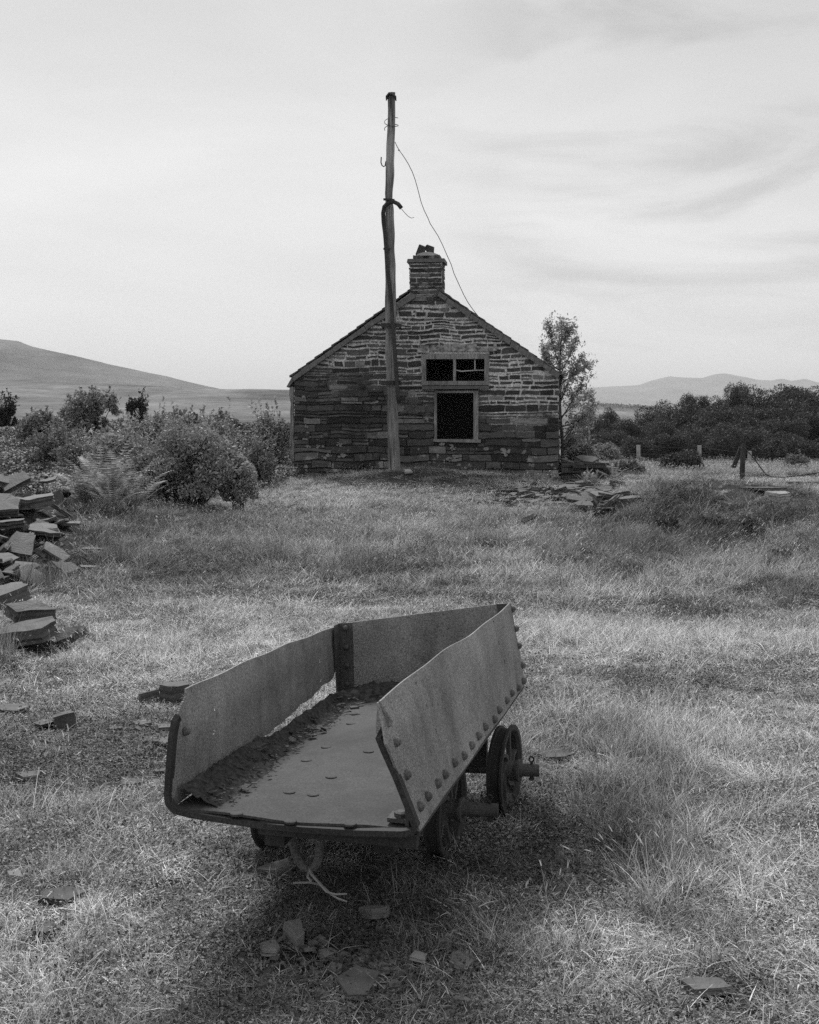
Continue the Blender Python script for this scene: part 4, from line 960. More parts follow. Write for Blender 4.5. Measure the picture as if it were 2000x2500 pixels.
# wood at the right: individual trees sharing a few crowns
crowns = []; trunks = []
for i in range(5):
    P = crown_pts(1, 1, .9, 24, 15000, (.26, .42), .72, 50 + i, -.95); v, f = leaves_at(P, .030, up=.5)
    o = mesh_np('crown', v, f, M_leaf_tree); crowns.append(o.data); bpy.data.objects.remove(o)
    m_ = MB(); m_.tube([(0, 0, -2.2), (.03, .02, -1.2), (0, .03, -.2)], [.10, .075, .04], 7); tips = [tuple(P[k]) for k in rng.integers(0, len(P), 9)]; limbs(m_, (0.02, .02, -1.0), tips, .045, seed=i)
    o = m_.build('trunk', M_bark); trunks.append(o.data); bpy.data.objects.remove(o)
TR = [  # top px x, top px y, width px, depth
 (1215, 905, 70, 62, 'shady low tree behind the fence just right of the birch'), (1250, 882, 80, 66, 'low bushy tree right of the birch foot'), (1288, 862, 70, 74, 'small dark conical tree top rising at the left end of the wood'), (1330, 888, 90, 64, 'round tree in front at the left of the wood'),
 (1300, 905, 80, 60, 'low tree beneath the dark conical top'), (1365, 868, 90, 76, 'rounded tree on the left shoulder of the wood'), (1410, 852, 90, 80, 'tree on the rising skyline left of the twin tops'), (1400, 885, 90, 66, 'low tree below the rising skyline of the wood'), (1456, 834, 46, 88, 'small twin topped tree on the wood skyline'), (1484, 832, 40, 88, 'narrow tree beside the twin topped one on the skyline'),
 (1450, 858, 100, 78, 'broad tree under the twin tops'), (1470, 900, 100, 62, 'pale low tree at the front centre of the wood'), (1512, 838, 80, 82, 'tree below the feathery top on the skyline'), (1560, 812, 66, 92, 'feathery pale tree standing highest on the wood skyline'), (1545, 852, 110, 72, 'wide tree in the thick of the wood'), (1530, 900, 90, 60, 'low tree at the wood edge behind the dark fence post'),
 (1602, 822, 100, 86, 'domed tree right of the feathery top'), (1650, 814, 110, 88, 'big domed tree on the right skyline'), (1610, 862, 120, 68, 'pale crowned tree in the middle right of the wood'), (1700, 812, 110, 84, 'tree crown at the right picture edge skyline'), (1680, 855, 130, 70, 'wide tree right of the pale crowned one'), (1600, 905, 100, 60, 'low front tree above the thin fence post'),
 (1650, 912, 110, 58, 'low front tree near the right edge'), (1725, 870, 110, 66, 'tree cut by the right picture edge, mid height'), (1710, 922, 110, 56, 'lowest tree at the right picture edge'), (1770, 815, 130, 84, 'tree just outside the right skyline'), (1800, 870, 150, 66, 'tree just outside the right edge'), (1240, 925, 60, 54, 'low scrub tree behind the slate stack'), (1420, 915, 90, 56, 'low tree left of the bleached middle fence post'), (1355, 918, 90, 56, 'low tree behind the second fence post'),
 (1380, 900, 90, 70, 'middle tree between the left shoulder and front row'), (1500, 872, 100, 74, 'tree filling the wood below the skyline dip'), (1570, 880, 100, 66, 'shadowed tree behind the dark fence post'), (1650, 885, 110, 64, 'shadowed tree in the right middle of the wood')]
for i, (x, y, w, d, lb) in enumerate(TR):
    d = d * 1.0; wm = w / F * d * .62; p = W(x, y, d); gz = float(zt(p.x, d)); hz = max(1.1, (p.z - gz) * .42); hz = max(hz, wm * .8)
    t = empty('broadleaf_tree', (p.x, p.y, gz)); tag(t, lb, 'tree', 'trees of the wood at the right')
    c = link('crown', crowns[i % 5], t); c.location = (0, 0, p.z - gz - hz * .80); c.scale = (wm, wm, hz); c.rotation_euler = (0, 0, i * 1.3)
    k = link('trunk', trunks[i % 5], t); k.location = c.location; k.scale = (wm, wm, max(hz, (p.z - gz - hz * .8) / 2.1)); k.rotation_euler = (0, 0, i * 1.3)

def shrub(name, label, cx, base_py, wpx, hpx, d, mt_, n, leaf, lumps=22, lr=(.22, .42), seed=0, group=None, depth=None, twigs=24, spray=0, hollow=.45, cut=-.35, cat='bush'):
    p = W(cx, base_py, d); gz = float(zt(p.x, d)); h = hpx / F * d; w = wpx / F * d / 2; dp = depth or w * .8; z0 = min(gz, p.z)
    t = empty(name, (p.x, p.y, z0)); tag(t, label, cat, group); hh = (p.z - z0) + h
    P = crown_pts(w, dp, hh * .62, lumps, n, lr, hollow, seed, cut); P[:, 2] += hh * .40; P = P[P[:, 2] > -.02]
    if spray:
        S = []; r = random.Random(seed + 5)
        for s_ in range(spray):
            a = r.uniform(0, 6.28); rr_ = r.uniform(0, .8); b0 = Vector((math.cos(a) * rr_ * w, math.sin(a) * rr_ * dp, hh * r.uniform(.65, .9))); e_ = b0 + Vector((r.uniform(-.12, .12), r.uniform(-.12, .12), r.uniform(.15, .75) * hh * .6))
            for q in range(26): u = r.random(); S.append(b0.lerp(e_, u) + Vector([r.gauss(0, leaf * 1.3 * (1.1 - u)) for _ in range(3)]))
        P = np.vstack([P, np.array([tuple(s_) for s_ in S])])
    v, f = leaves_at(P, leaf, up=.6); c = mesh_np('crown', v, f, mt_, t)
    m_ = MB(); r = random.Random(seed); idx_ = rng.integers(0, len(P), twigs)
    for k in idx_:
        e_ = Vector(P[k]); b0 = Vector((r.uniform(-.25, .25) * w, r.uniform(-.25, .25) * dp, 0)); mid = b0.lerp(e_, .5) + Vector((0, 0, .1 * hh)); m_.tube([b0, mid, e_], [.014 * hh + .004, .009 * hh, .003], 5)
    m_.build('stem', M_bark, t); return t
shrub('willow_bush', 'large dense willow bush with pale leaf tips beside the ferns', 392, 1075, 325, 188, 18.3, M_leaf_bush, 30000, .032, 40, (.16, .32), 3, depth=1.1, twigs=60, spray=70)
shrub('willow_bush', 'lower outlying part of shrubbery between willow bush and cottage', 500, 1068, 100, 118, 18.0, M_leaf_bush, 7000, .03, 18, (.2, .4), 4, depth=.5)
shrub('scrub_bush', 'tall ragged bush on the bank with upright shoots at left', 195, 925, 160, 85, 27, M_leaf_mid, 7500, .042, 26, (.12, .30), 5, spray=110)
shrub('scrub_bush', 'low bush on the bank left of the ragged one', 90, 930, 110, 60, 26, M_leaf_mid, 5000, .045, 18, (.2, .42), 6, spray=16)
shrub('dark_bush', 'small dark round thorn bush on the bank skyline', 296, 895, 66, 58, 33, M_leaf_dark, 5000, .045, 14, (.3, .5), 7, spray=6)
shrub('scrub_bush', 'sparse young tree at the left picture edge skyline', 14, 900, 56, 66, 30, M_leaf_dark, 3500, .045, 14, (.2, .4), 8, spray=14)
shrub('scrub_bush', 'bush on the bank just right of the dark thorn bush', 375, 920, 130, 48, 29, M_leaf_mid, 6500, .045, 20, (.2, .4), 9, spray=20)
shrub('scrub_bush', 'bush on the bank halfway between thorn bush and cottage', 470, 925, 110, 52, 29, M_leaf_mid, 6000, .045, 18, (.2, .4), 10, spray=16)
shrub('scrub_bush', 'bush on the bank nearest the cottage left wall', 565, 930, 100, 62, 30, M_leaf_bush, 5500, .045, 18, (.2, .4), 12, spray=18)
shrub('scrub_bush', 'low bush between the left slate tip and the willow bush', 170, 985, 150, 60, 22, M_leaf_mid, 7000, .035, 20, (.2, .4), 13, spray=10)
shrub('willow_bush', 'willow growth filling the gap right behind the fern clump', 250, 1050, 170, 150, 18.6, M_leaf_bush, 9000, .032, 30, (.14, .3), 35, depth=.6, spray=30)
shrub('scrub_bush', 'shaded bush under the tall ragged one on the bank', 250, 935, 110, 50, 25, M_leaf_mid, 5000, .04, 18, (.2, .4), 14)
shrub('gorse_bush', 'dark low mounded bush before the fence at right', 1432, 1000, 120, 50, 31, M_leaf_dark, 7000, .035, 20, (.25, .42), 15)
shrub('gorse_bush', 'small leafy bush by the slate stack end', 1320, 1010, 76, 42, 28.5, M_leaf_mid, 3500, .035, 14, (.25, .45), 16, spray=8)
shrub('gorse_bush', 'feathery low shrub at right before the wood', 1675, 988, 66, 32, 33, M_leaf_mid, 2500, .035, 14, (.25, .45), 17, spray=10)
shrub('gorse_bush', 'grey green scrub at the foot of the birch', 1215, 985, 80, 60, 34, M_leaf_mid, 4500, .04, 16, (.25, .45), 18, spray=12)
shrub('gorse_bush', 'pale scrub along the fence between first two posts', 1275, 968, 90, 34, 38, M_leaf_mid, 3500, .04, 16, (.25, .45), 19)
shrub('gorse_bush', 'dark heath clump on the near slope of the grass mound', 1580, 1095, 78, 17, 14.2, M_leaf_mid, 2500, .018, 16, (.2, .4), 20, depth=.3, cat='heather')
shrub('gorse_bush', 'dark heath clump on the middle of the grass mound slope', 1500, 1092, 60, 17, 14.6, M_leaf_mid, 1800, .018, 14, (.2, .4), 21, depth=.3, cat='heather')
shrub('gorse_bush', 'small dark heath tuft low on the mound near right edge', 1640, 1175, 60, 20, 12.2, M_leaf_dark, 1800, .015, 12, (.2, .4), 22, depth=.2, cat='heather')
shrub('gorse_bush', 'small dark heath tuft at the left foot of the mound', 1405, 1110, 60, 22, 14.2, M_leaf_dark, 1800, .018, 12, (.2, .4), 23, depth=.2, cat='heather')

shrub('scrub_bush', 'loose low scrub in front of the ragged bush, beside the slate tip', 120, 965, 150, 62, 23.5, M_leaf_mid, 6000, .034, 26, (.14, .3), 31, spray=40)
shrub('scrub_bush', 'loose scrub filling the bank behind the top of the willow bush', 335, 930, 130, 50, 26.5, M_leaf_bush, 6000, .036, 24, (.14, .3), 32, spray=40)
shrub('scrub_bush', 'loose scrub right behind the willow bush crown towards the cottage', 445, 935, 120, 50, 26, M_leaf_bush, 5000, .036, 24, (.14, .3), 33, spray=30)
shrub('scrub_bush', 'scrub spilling down the bank beside the cottage left wall', 545, 985, 100, 60, 24, M_leaf_mid, 5000, .034, 24, (.14, .3), 34, spray=24)
# slender birch behind the right corner of the cottage
bp = W(1190, 960, 33); gz = float(zt(bp.x, 33)); bt_ = empty('birch_tree', (bp.x, bp.y, gz)); tag(bt_, 'slender young birch tree rising behind the right cottage corner', 'tree')
m_ = MB(); K = []; r = random.Random(4)
def bw_(x, y, dy=0): p = W(x, y, 33 + dy); return p - Vector((bp.x, bp.y, gz))
stem = [bw_(1186, 985), bw_(1184, 930), bw_(1180, 880), bw_(1178, 820), bw_(1180, 760), bw_(1182, 710), bw_(1184, 675)]
m_.tube(stem, [.06, .05, .045, .035, .025, .015, .006], 7)
BR = [((1184, 935), (1215, 890), (1245, 862)), ((1184, 925), (1210, 895), (1252, 880)), ((1180, 885), (1205, 845), (1230, 800)), ((1180, 880), (1212, 850), (1245, 830)), ((1179, 850), (1200, 800), (1222, 755)), ((1178, 830), (1160, 790), (1150, 740)), ((1179, 790), (1200, 750), (1212, 715)), ((1179, 770), (1163, 725), (1155, 682)), ((1178, 810), (1215, 785), (1243, 765)), ((1181, 740), (1192, 710), (1202, 690)), ((1180, 860), (1160, 840), (1150, 800)), ((1184, 945), (1212, 928), (1240, 905)), ((1180, 900), (1225, 885), (1250, 850)), ((1179, 780), (1150, 760), (1143, 735)), ((1184, 950), (1200, 930), (1215, 930))]
for b3 in BR:
    dy = r.uniform(-.7, .7); P = [bw_(*b3[0]), bw_(*b3[1], dy * .5), bw_(*b3[2], dy)]; Q = [P[0].lerp(P[1], t / 4) for t in range(4)] + [P[1].lerp(P[2], t / 6) for t in range(7)]
    m_.tube(Q, [.022 * (1 - i / 11.5) for i in range(len(Q))], 5)
    for i in range(3, len(Q)):
        for _ in range(4):
            e_ = Q[i] + Vector((r.gauss(0, .13), r.gauss(0, .16), r.gauss(.07, .13))); m_.tube([Q[i], e_], [.004, .002], 3)
            for __ in range(17): K.append(tuple(Q[i].lerp(e_, r.random() * 1.2) + Vector([r.gauss(0, .045) for _q in range(3)])))
for i in range(130):
    t = r.uniform(.45, 1); k = int(t * 5.99); s_ = stem[k].lerp(stem[min(k + 1, 6)], t * 6 - k); e_ = s_ + Vector((r.gauss(0, .2 * (1.25 - t)), r.gauss(0, .2), r.gauss(.05, .1))); m_.tube([s_, e_], [.005, .002], 3)
    for __ in range(14): K.append(tuple(e_ + Vector([r.gauss(0, .06) for _q in range(3)])))
m_.build('trunk', M_bark, bt_); v, f = leaves_at(np.array(K), .046, up=.1); mesh_np('crown', v, f, M_leaf_birch, bt_)

# ferns
def frond(mb_, L_, seed, lean, curl):
    r = random.Random(seed); n = 22; pts = []; ang = R(90 - lean); x = z = 0
    for i in range(n): pts.append(Vector((x, 0, z))); ang -= R(curl) / n * (.3 + 1.6 * i / n); x += math.cos(ang) * L_ / n; z += math.sin(ang) * L_ / n
    mb_.tube(pts, [.005 * (1 - .8 * i / n) for i in range(n)], 4)
    for i in range(3, n):
        t = (pts[i] - pts[i - 1]).normalized(); w = L_ * .17 * math.sin(math.pi * (.12 + .88 * i / n)) ** .8 * (1.05 - i / n * .35)
        for s_ in (-1, 1):
            d = (Vector((0, s_, 0)) + t * .35 + Vector((0, 0, -.15))).normalized(); a = pts[i]; m2_ = L_ / n * .52
            mb_.add([a - t * m2_ * .6, a + t * m2_ * .6, a + d * w * .6 + t * m2_ * .5 + Vector((0, 0, -.01)), a + d * w, a + d * w * .55 - t * m2_ * .5], [(0, 1, 2, 3, 4)])
def fern(label, x, d, n, L_, seed, py=None):
    p = Vector(((x - CX) / F * d, d, 0)); p.z = float(zt(p.x, d)); t = empty('fern', p); tag(t, label, 'fern', 'ferns beside the willow bush'); r = random.Random(seed)
    for k in range(n):
        m_ = MB(); frond(m_, L_ * r.uniform(.7, 1.1), seed * 50 + k, r.uniform(6, 38), r.uniform(25, 80)); o = m_.build('frond', M_fern, t); o.rotation_euler = (0, 0, 6.283 * k / n + r.uniform(-.3, .3)); o.location = (r.uniform(-.05, .05), r.uniform(-.05, .05), 0)
for a in (('tallest fern at the middle of the clump beside the willow', 230, 15.6, 20, 1.02, 1), ('fern at the left of the clump against the slate heap', 178, 15.4, 16, .85, 2), ('fern at the right of the clump touching the willow bush', 280, 15.8, 16, .85, 3), ('low fern in front of the clump with drooping fronds', 232, 15.0, 14, .6, 4), ('fern at the back of the clump half hidden', 215, 16.5, 16, 1.0, 5)): fern(*a)
for x, y, s_ , lb in ((1232, 1022, .45, 'small fern sprouting at the slate stack foot'), (1292, 1016, .6, 'fern growing at the far end of the slate stack'), (1250, 1020, .4, 'smallest fern by the slate stack')):
    p = hit(x, y); fern(lb, x, p.y, 9, s_, int(x)); 

# ------------------------------------------------------------------ fence
def post(px, top, base, d, w, lb, mt_, lean=0, nm='fence_post', grp='bleached fence posts before the wood'):
    a = W(px, base + 8, d); b_ = W(px + lean, top, d); a.z = min(a.z, float(zt(a.x, d)) - .15); m_ = MB(); n = 6; m_.tube([a.lerp(b_, i / n) + Vector((random.uniform(-.006, .006), 0, 0)) for i in range(n + 1)], [w * random.uniform(.94, 1.05) for _ in range(n + 1)], 9)
    return tag(m_.build(nm, mt_), lb, 'fence post', grp), b_
posts = []
for px, tp_, bs, d, lb in ((1187, 928, 966, 39, 'bleached fence post right beside the cottage corner'), (1345, 937, 963, 39, 'bleached fence post second from the cottage'), (1473, 938, 965, 40, 'bleached fence post above the dark mounded bush'), (1579, 950, 974, 39, 'short bleached fence post right of the dark post'), (1760, 958, 980, 42, 'bleached fence post beyond the right picture edge')):
    posts.append(post(px, tp_, bs, d, .068, lb, M_post)[1])
for i, dz in enumerate((-.05, -.30)):
    m_ = MB(); first = posts[0] + Vector((-3, .3, dz)); pl = [first]
    for a in posts:
        b_ = a + Vector((0, 0, dz)); l_ = pl[-1]; pl += [l_.lerp(b_, .5) - Vector((0, 0, .03)), b_]
    m_.tube(pl, .006, 4); tag(m_.build('fence_wire', M_wire), ('upper' if i == 0 else 'lower') + ' strand of wire strung along the bleached fence posts', 'wire')
post(1563, 934, 1014, 24, .055, 'tall dark timber post standing alone on the mound crest', M_postdark, 2.5, grp='dark timber posts at the mound')
m_ = MB(); m_.bar([W(1545, 984, 24.6), W(1561, 942, 24.2)], .045, .02, (1, 0, 0)); tag(m_.build('timber_strut', M_postdark), 'dark plank leaning against the tall dark post', 'strut')
m_ = MB(); m_.tube([W(*q) for q in ((1566, 940, 23.9), (1590, 968, 23.6), (1612, 998, 23.4), (1624, 1004, 23.3), (1650, 1005, 23.2), (1690, 1001, 23), (1725, 995, 23), (1790, 985, 23))], .011, 6); tag(m_.build('cable', M_wire), 'slack black cable sagging from the dark post over the grass', 'cable')

# ------------------------------------------------------------------ grass: instanced tufts
def blade_mesh(name, n, rad_, lmin, lmax, wd_, flat, mt_, seed, seeds=0, segs=3, curl=1.0, lean0=.1):
    r = np.random.default_rng(seed); V = []; Fq = []; mi = []
    def ribbon(b, az, L_, w, th0, bend, mat_i):
        p = b.copy(); pts = [p.copy()]; th = th0; dl = L_ / segs
        for s_ in range(segs): 
            p = p + np.array([math.cos(az) * math.sin(th), math.sin(az) * math.sin(th), math.cos(th)]) * dl; p[2] = max(p[2], .004); pts.append(p.copy()); th += bend / segs
        sd = np.array([-math.sin(az), math.cos(az), 0]); tw = r.uniform(-.6, .6); sd = sd * math.cos(tw) + np.array([0, 0, 1]) * math.sin(tw) * .6; k = len(V)
        for i_, q in enumerate(pts): ww = w * (1 - .85 * i_ / segs) / 2; V.append(q - sd * ww); V.append(q + sd * ww)
        for i_ in range(segs): Fq.append((k + 2 * i_, k + 2 * i_ + 1, k + 2 * i_ + 3, k + 2 * i_ + 2)); mi.append(mat_i)
        return pts[-1], th
    for i in range(n):
        a = r.uniform(0, 6.28); q = rad_ * math.sqrt(r.random()); b = np.array([math.cos(a) * q, math.sin(a) * q, -.006])
        L_ = r.uniform(lmin, lmax); th0 = abs(r.normal(lean0, .25)) + flat * r.uniform(.3, 1.2); ribbon(b, r.uniform(0, 6.28), L_, wd_ * r.uniform(.6, 1.3), th0, r.uniform(.2, 1.3) * curl, 0)
    for i in range(seeds):
        a = r.uniform(0, 6.28); q = rad_ * math.sqrt(r.random()); b = np.array([math.cos(a) * q, math.sin(a) * q, -.006]); L_ = lmax * r.uniform(.9, 1.35); az = r.normal(.4, .9)
        e_, th = ribbon(b, az, L_, wd_ * .5, abs(r.normal(.12, .15)), r.uniform(.2, .6), 0)
        for k2 in range(2): ribbon(e_ - np.array([0, 0, .004]), az + k2 * .2, L_ * .10, wd_ * 1.15, th, .35, 1)
    me = bpy.data.meshes.new(name); me.from_pydata([tuple(v) for v in V], [], Fq); me.materials.append(mt_); me.materials.append(M_seed); me.polygons.foreach_set('material_index', mi); me.update()
    return bpy.data.objects.new(name, me)
def herb_mesh(name, n, rad_, size, mt_, seed, hgt=.03):
    r = np.random.default_rng(seed); C = np.stack([r.normal(0, rad_ * .5, n), r.normal(0, rad_ * .5, n), r.uniform(.002, hgt, n)], -1); nrm = r.normal(0, .5, (n, 3)) + [0, 0, 1]; nrm /= np.linalg.norm(nrm, axis=1, keepdims=True)
    a = np.cross(nrm, r.normal(size=(n, 3))); a /= np.linalg.norm(a, axis=1, keepdims=True); b = np.cross(nrm, a); s_ = size * r.uniform(.5, 1.4, (n, 1)); v, f = quads(C, a * s_, b * s_ * .7)
    me = bpy.data.meshes.new(name); me.from_pydata([tuple(q) for q in v], [], [tuple(int(k) for k in q) for q in f]); me.materials.append(mt_); me.update(); return bpy.data.objects.new(name, me)

def scatter_object(name, label, protos_, P, rot, scl, idx_, tone, cat='grass'):
    pc = bpy.data.collections.new(name + '_sources')
    for o in protos_: pc.objects.link(o)
    me = bpy.data.meshes.new(name); me.vertices.add(len(P)); me.vertices.foreach_set('co', np.asarray(P, np.float32).ravel())
    for nm, ty, arr in (('rot', 'FLOAT_VECTOR', rot), ('scl', 'FLOAT_VECTOR', scl), ('tone', 'FLOAT', tone), ('pick', 'INT', idx_)):
        at = me.attributes.new(nm, ty, 'POINT'); at.data.foreach_set('vector' if ty == 'FLOAT_VECTOR' else 'value', np.asarray(arr, np.int32 if ty == 'INT' else np.float32).ravel())
    o = link(name, me); ng = bpy.data.node_groups.new(name, 'GeometryNodeTree'); ng.interface.new_socket('Geometry', in_out='INPUT', socket_type='NodeSocketGeometry'); ng.interface.new_socket('Geometry', in_out='OUTPUT', socket_type='NodeSocketGeometry')
    gi = ng.nodes.new('NodeGroupInput'); go = ng.nodes.new('NodeGroupOutput'); ci = ng.nodes.new('GeometryNodeCollectionInfo'); ci.inputs['Collection'].default_value = pc; ci.inputs['Separate Children'].default_value = True; ci.inputs['Reset Children'].default_value = True
    ip = ng.nodes.new('GeometryNodeInstanceOnPoints'); ip.inputs['Pick Instance'].default_value = True
    def na(nm, dt): n = ng.nodes.new('GeometryNodeInputNamedAttribute'); n.data_type = dt; n.inputs['Name'].default_value = nm; return n.outputs['Attribute']
    lk = ng.links.new; lk(gi.outputs[0], ip.inputs['Points']); lk(ci.outputs[0], ip.inputs['Instance']); lk(na('pick', 'INT'), ip.inputs['Instance Index'])
    er = ng.nodes.new('FunctionNodeEulerToRotation'); lk(na('rot', 'FLOAT_VECTOR'), er.inputs[0]); lk(er.outputs[0], ip.inputs['Rotation']); lk(na('scl', 'FLOAT_VECTOR'), ip.inputs['Scale']); lk(ip.outputs[0], go.inputs[0])
    md = o.modifiers.new('scatter', 'NODES'); md.node_group = ng
    return tag(o, label, cat, kind='stuff')

def sample(n, d0, d1, side=1.6, power=2.0):       # ground points, denser close by
    u = rng.random(n); d = (d0 ** power + u * (d1 ** power - d0 ** power)) ** (1 / power) if power else d0 * (d1 / d0) ** u
    w = .36 * d + side; x = rng.uniform(-1, 1, n) * w; return x, d
def toPx(x, d, z): return CX + x / d * F, HY + (CH - z) / d * F
# brightness (own tone plus painted-in light and shade) and length of the turf, patch by patch (photo positions turned into places on the ground)
def blob(px, py, cx, cy, rx, ry): return np.exp(-((px - cx) / rx) ** 2 - ((py - cy) / ry) ** 2)
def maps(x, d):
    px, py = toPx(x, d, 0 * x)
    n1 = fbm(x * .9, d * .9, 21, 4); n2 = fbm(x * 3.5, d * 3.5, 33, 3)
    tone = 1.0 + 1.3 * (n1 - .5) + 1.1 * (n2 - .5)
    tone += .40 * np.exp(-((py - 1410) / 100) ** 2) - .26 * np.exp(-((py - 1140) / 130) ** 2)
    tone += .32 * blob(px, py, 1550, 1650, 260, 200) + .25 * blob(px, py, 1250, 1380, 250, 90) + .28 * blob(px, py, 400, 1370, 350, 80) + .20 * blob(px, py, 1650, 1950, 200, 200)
    tone -= .12 * sst(1600, 1850, py) + .48 * blob(px, py, 1270, 1760, 200, 190) + .5 * blob(px, py, 800, 1840, 300, 90) + .32 * blob(px, py, 800, 1950, 330, 120) + .18 * blob(px, py, 200, 1700, 300, 150) + .22 * blob(px, py, 1500, 1470, 230, 60) + .25 * blob(px, py, 1600, 2080, 160, 70)  # wagon's cast shade painted into the tone, along with darker long grass
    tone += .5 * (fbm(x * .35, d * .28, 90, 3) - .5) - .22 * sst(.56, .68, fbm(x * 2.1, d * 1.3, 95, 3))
    tone += .35 * blob(px, py, 1450, 1028, 220, 22) - .30 * blob(px, py, 1480, 1115, 190, 50) + .2 * blob(px, py, 1500, 1240, 200, 40)  # lit crest and shaded front of the mound painted into the tone
    tone -= .10 * blob(px, py, 1500, 1150, 260, 100) + .25 * np.exp(-((py - 1020) / 22) ** 2) * blob(px, py, 760, 1020, 250, 60)  # more painted shade: mound front and the strip of turf below the gable
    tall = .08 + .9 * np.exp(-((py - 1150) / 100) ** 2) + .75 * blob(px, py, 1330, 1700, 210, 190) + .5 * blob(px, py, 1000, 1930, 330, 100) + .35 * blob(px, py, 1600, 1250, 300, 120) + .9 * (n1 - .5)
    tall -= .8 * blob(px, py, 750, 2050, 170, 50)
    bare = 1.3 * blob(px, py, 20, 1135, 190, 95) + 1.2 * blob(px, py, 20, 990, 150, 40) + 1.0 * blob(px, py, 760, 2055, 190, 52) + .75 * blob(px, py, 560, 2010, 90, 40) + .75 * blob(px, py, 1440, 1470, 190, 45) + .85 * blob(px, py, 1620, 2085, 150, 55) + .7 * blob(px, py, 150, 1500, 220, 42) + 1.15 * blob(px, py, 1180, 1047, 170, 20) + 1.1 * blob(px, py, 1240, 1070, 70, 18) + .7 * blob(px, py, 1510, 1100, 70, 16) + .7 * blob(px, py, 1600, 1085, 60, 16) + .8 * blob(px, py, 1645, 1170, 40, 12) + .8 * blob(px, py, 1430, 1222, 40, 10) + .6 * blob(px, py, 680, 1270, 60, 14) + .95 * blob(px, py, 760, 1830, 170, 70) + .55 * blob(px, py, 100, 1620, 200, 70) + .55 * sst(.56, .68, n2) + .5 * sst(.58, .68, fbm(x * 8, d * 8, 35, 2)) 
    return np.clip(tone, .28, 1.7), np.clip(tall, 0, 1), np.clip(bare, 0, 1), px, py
def house_mask(x, d):
    p = np.stack([x, d], -1) - np.array([GC.x, GC.y]); u = p @ np.array([Ud.x, Ud.y]); v = p @ np.array([Vd.x, Vd.y]); return (u > uL - .05) & (u < uR + .05) & (v > -.05) & (v < LEN)
SHORT = [blade_mesh('short_a%d' % i, 70, .080, .018, .062, .0028, 1.0, M_blade, 100 + i, 0, 3, 1.1, .5) for i in range(4)]
STRAW = [blade_mesh('short_b%d' % i, 18, .11, .05, .13, .0027, 1.3, M_blade, 140 + i, 0, 3, .7, .7) for i in range(3)]
TALL = [blade_mesh('tall_a%d' % i, 46, .07, .08, .22, .0034, .25, M_blade, 200 + i, 2, 4, 1.0, .15) for i in range(4)]
SEEDY = [blade_mesh('tall_b%d' % i, 12, .10, .12, .30, .0030, .2, M_blade, 240 + i, 7, 4, .8, .1) for i in range(3)]
def clear(x, d, k=1.0, front=.05):
    ok = np.ones(len(x), bool)
    for (fx, fy, a, b) in FOOT: ok &= ~((np.abs(x - fx) < a * k) & (d - fy < b * k) & (d - fy > -b * k - front))
    return ok
def place(n, d0, d1, power, sc, kind, side=1.6):
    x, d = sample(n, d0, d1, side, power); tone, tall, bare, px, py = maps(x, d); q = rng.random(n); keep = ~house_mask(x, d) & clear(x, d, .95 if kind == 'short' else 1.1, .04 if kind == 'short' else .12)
    keep &= rng.random(n) > bare * (.88 if kind == 'short' else .97)
    if kind == 'short': keep &= q > tall * .55
    else: keep &= q < tall
    if kind == 'tall': keep &= ~((np.abs(x + .1) < .85) & (np.abs(d - 4.0) < .55) & (rng.random(n) < .8)) & ~((np.abs(x - .35) < .35) & (np.abs(d - 3.9) < .45) & (rng.random(n) < .6))
    x, d, tone, tall = x[keep], d[keep], tone[keep], tall[keep]; z = zt(x, d); m = len(x)
    s_ = sc * (d / 6).clip(1, 3.2) ** .55 * rng.uniform(.65, 1.25, m); hz_ = s_ / (d / 6).clip(1, 3.2) ** .75; scl = np.stack([s_, s_, hz_ * (rng.uniform(.6, 1.1, m) if kind == 'short' else rng.uniform(.6, 1.15, m) * (.55 + .55 * tall))], -1)
    rot = np.stack([rng.normal(0, .12, m), rng.normal(0, .12, m), rng.uniform(0, 6.28, m)], -1)
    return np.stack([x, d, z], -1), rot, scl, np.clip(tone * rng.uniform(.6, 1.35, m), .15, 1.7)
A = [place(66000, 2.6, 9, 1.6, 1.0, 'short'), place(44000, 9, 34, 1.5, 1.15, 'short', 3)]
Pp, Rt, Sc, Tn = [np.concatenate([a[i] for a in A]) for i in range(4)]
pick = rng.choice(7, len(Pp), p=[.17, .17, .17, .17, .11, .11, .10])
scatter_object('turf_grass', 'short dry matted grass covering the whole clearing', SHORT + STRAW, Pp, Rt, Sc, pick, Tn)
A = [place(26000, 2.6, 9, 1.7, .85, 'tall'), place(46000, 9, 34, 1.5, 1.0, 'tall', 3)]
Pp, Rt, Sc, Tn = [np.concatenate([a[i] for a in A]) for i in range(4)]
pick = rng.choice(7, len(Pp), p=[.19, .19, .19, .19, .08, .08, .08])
scatter_object('meadow_grass', 'taller meadow grass with pale seed heads', TALL + SEEDY, Pp, Rt, Sc, pick, Tn * .82)
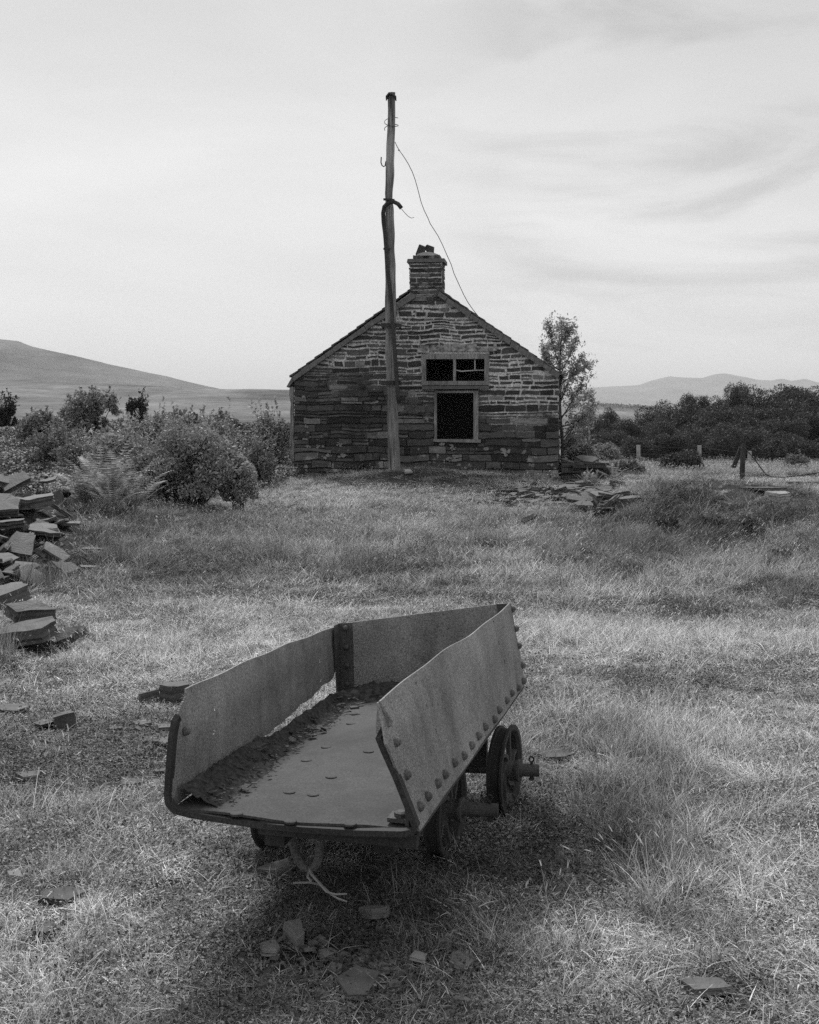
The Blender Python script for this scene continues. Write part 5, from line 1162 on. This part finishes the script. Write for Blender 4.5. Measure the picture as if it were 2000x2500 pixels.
# low herbs and moss
HB = [herb_mesh('herb_%d' % i, 120, .10, .0048, M_herb, 300 + i, .035) for i in range(3)]
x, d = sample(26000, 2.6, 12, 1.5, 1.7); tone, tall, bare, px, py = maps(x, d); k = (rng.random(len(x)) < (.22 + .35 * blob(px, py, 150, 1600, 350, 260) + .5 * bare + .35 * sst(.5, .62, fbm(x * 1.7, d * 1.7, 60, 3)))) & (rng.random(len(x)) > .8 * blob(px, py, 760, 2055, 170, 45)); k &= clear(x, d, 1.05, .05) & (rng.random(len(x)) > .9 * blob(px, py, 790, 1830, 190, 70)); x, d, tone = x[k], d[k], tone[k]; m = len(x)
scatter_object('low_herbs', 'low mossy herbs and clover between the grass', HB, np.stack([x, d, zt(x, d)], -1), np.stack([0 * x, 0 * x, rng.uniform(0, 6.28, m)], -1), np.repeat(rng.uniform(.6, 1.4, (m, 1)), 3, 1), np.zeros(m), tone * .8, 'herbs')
# undergrowth on the bank and beyond
UG = [herb_mesh('under_%d' % i, 230, .34, .030, M_herb, 400 + i, .26) for i in range(4)]
n = 16000; x = rng.uniform(-14, -3.0, n); d = rng.uniform(15.5, 48, n); k = ~house_mask(x, d) & ((d - 15.5) * .35 + (-x - 3.0) * .9 + rng.normal(0, .8, n) > 3.2); x, d = x[k], d[k]; m = len(x)
scatter_object('undergrowth', 'tangled bramble and heather covering the bank at left', UG, np.stack([x, d, zt(x, d)], -1), np.stack([0 * x, 0 * x, rng.uniform(0, 6.28, m)], -1), np.repeat(rng.uniform(.5, 1.1, (m, 1)), 3, 1), rng.integers(0, 4, m), .35 + 1.1 * fbm(x * .8, d * .8, 70, 3), 'undergrowth')
n = 7000; x = rng.uniform(3.2, 20, n); d = rng.uniform(28, 41, n); m = n
scatter_object('rough_grass', 'rough tall grass around the fence before the wood', [blade_mesh('rough_%d' % i, 60, .25, .2, .5, .014, .3, M_blade, 500 + i, 4, 3) for i in range(3)], np.stack([x, d, zt(x, d)], -1), np.stack([0 * x, 0 * x, rng.uniform(0, 6.28, m)], -1), rng.uniform(.6, 1.1, (m, 1)) * np.array([[1, 1, .38]]), rng.integers(0, 3, m), .25 + .6 * fbm(x * .5, d * .3, 71, 3))
# rushes by the heap
RS = [blade_mesh('rush_%d' % i, 60, .10, .25, .55, .006, .1, M_blade, 600 + i, 0, 4, .5, .12) for i in range(2)]
pts = [hit(*q) for q in ((95, 1235), (75, 1240), (115, 1228), (1310, 1170), (1335, 1165), (10, 1390), (300, 1110), (340, 1100), (480, 1100), (750, 1200), (690, 1225), (330, 1195), (250, 1185), (1180, 1250), (1660, 1280), (1310, 1155), (1325, 1150), (560, 1180), (960, 1160))]
rr2 = [(p.x + rng.normal(0, .06), p.y + rng.normal(0, .06), p.z) for p in pts for _ in range(3)]; m = len(rr2)
scatter_object('rush_tufts', 'upright rush tufts by the slate heap and mound', RS, rr2, np.stack([rng.normal(0, .1, m), rng.normal(0, .1, m), rng.uniform(0, 6, m)], -1), np.repeat(rng.uniform(.4, .8, (m, 1)), 3, 1), rng.integers(0, 2, m), np.full(m, .55), 'rushes')

# distant hedge line on the valley slope
FP = []
for i in range(900):
    q = rng.random(); x = 1262 + 150 * q; dd_ = 1960 - 120 * rng.random(); p = W(x, 854 + 9 * q + rng.normal(0, .8), dd_); FP.append((p.x, p.y, p.z + rng.uniform(-1, 4)))
v, f = leaves_at(np.array(FP), 2.6, up=.3); tag(mesh_np('treeline', v, f, M_leaf_tree), 'dark tree line on the far valley slope', 'tree line', kind='stuff')

# ------------------------------------------------------------------ air
hz = MB(); hz.box((0, 6900, 130), (29000, 15400, 400)); 
hm = bpy.data.materials.new('haze_air'); hm.use_nodes = True; t = hm.node_tree; t.nodes.clear()
pv = N(t, 'ShaderNodeVolumePrincipled'); pv.inputs['Color'].default_value = (.93, .93, .93, 1); pv.inputs['Density'].default_value = 1.3e-4; pv.inputs['Anisotropy'].default_value = .2
out = N(t, 'ShaderNodeOutputMaterial'); L(t, pv.outputs[0], out.inputs['Volume'])
tag(hz.build('haze', hm), 'pale summer haze over moor and mountains', 'haze', kind='stuff')
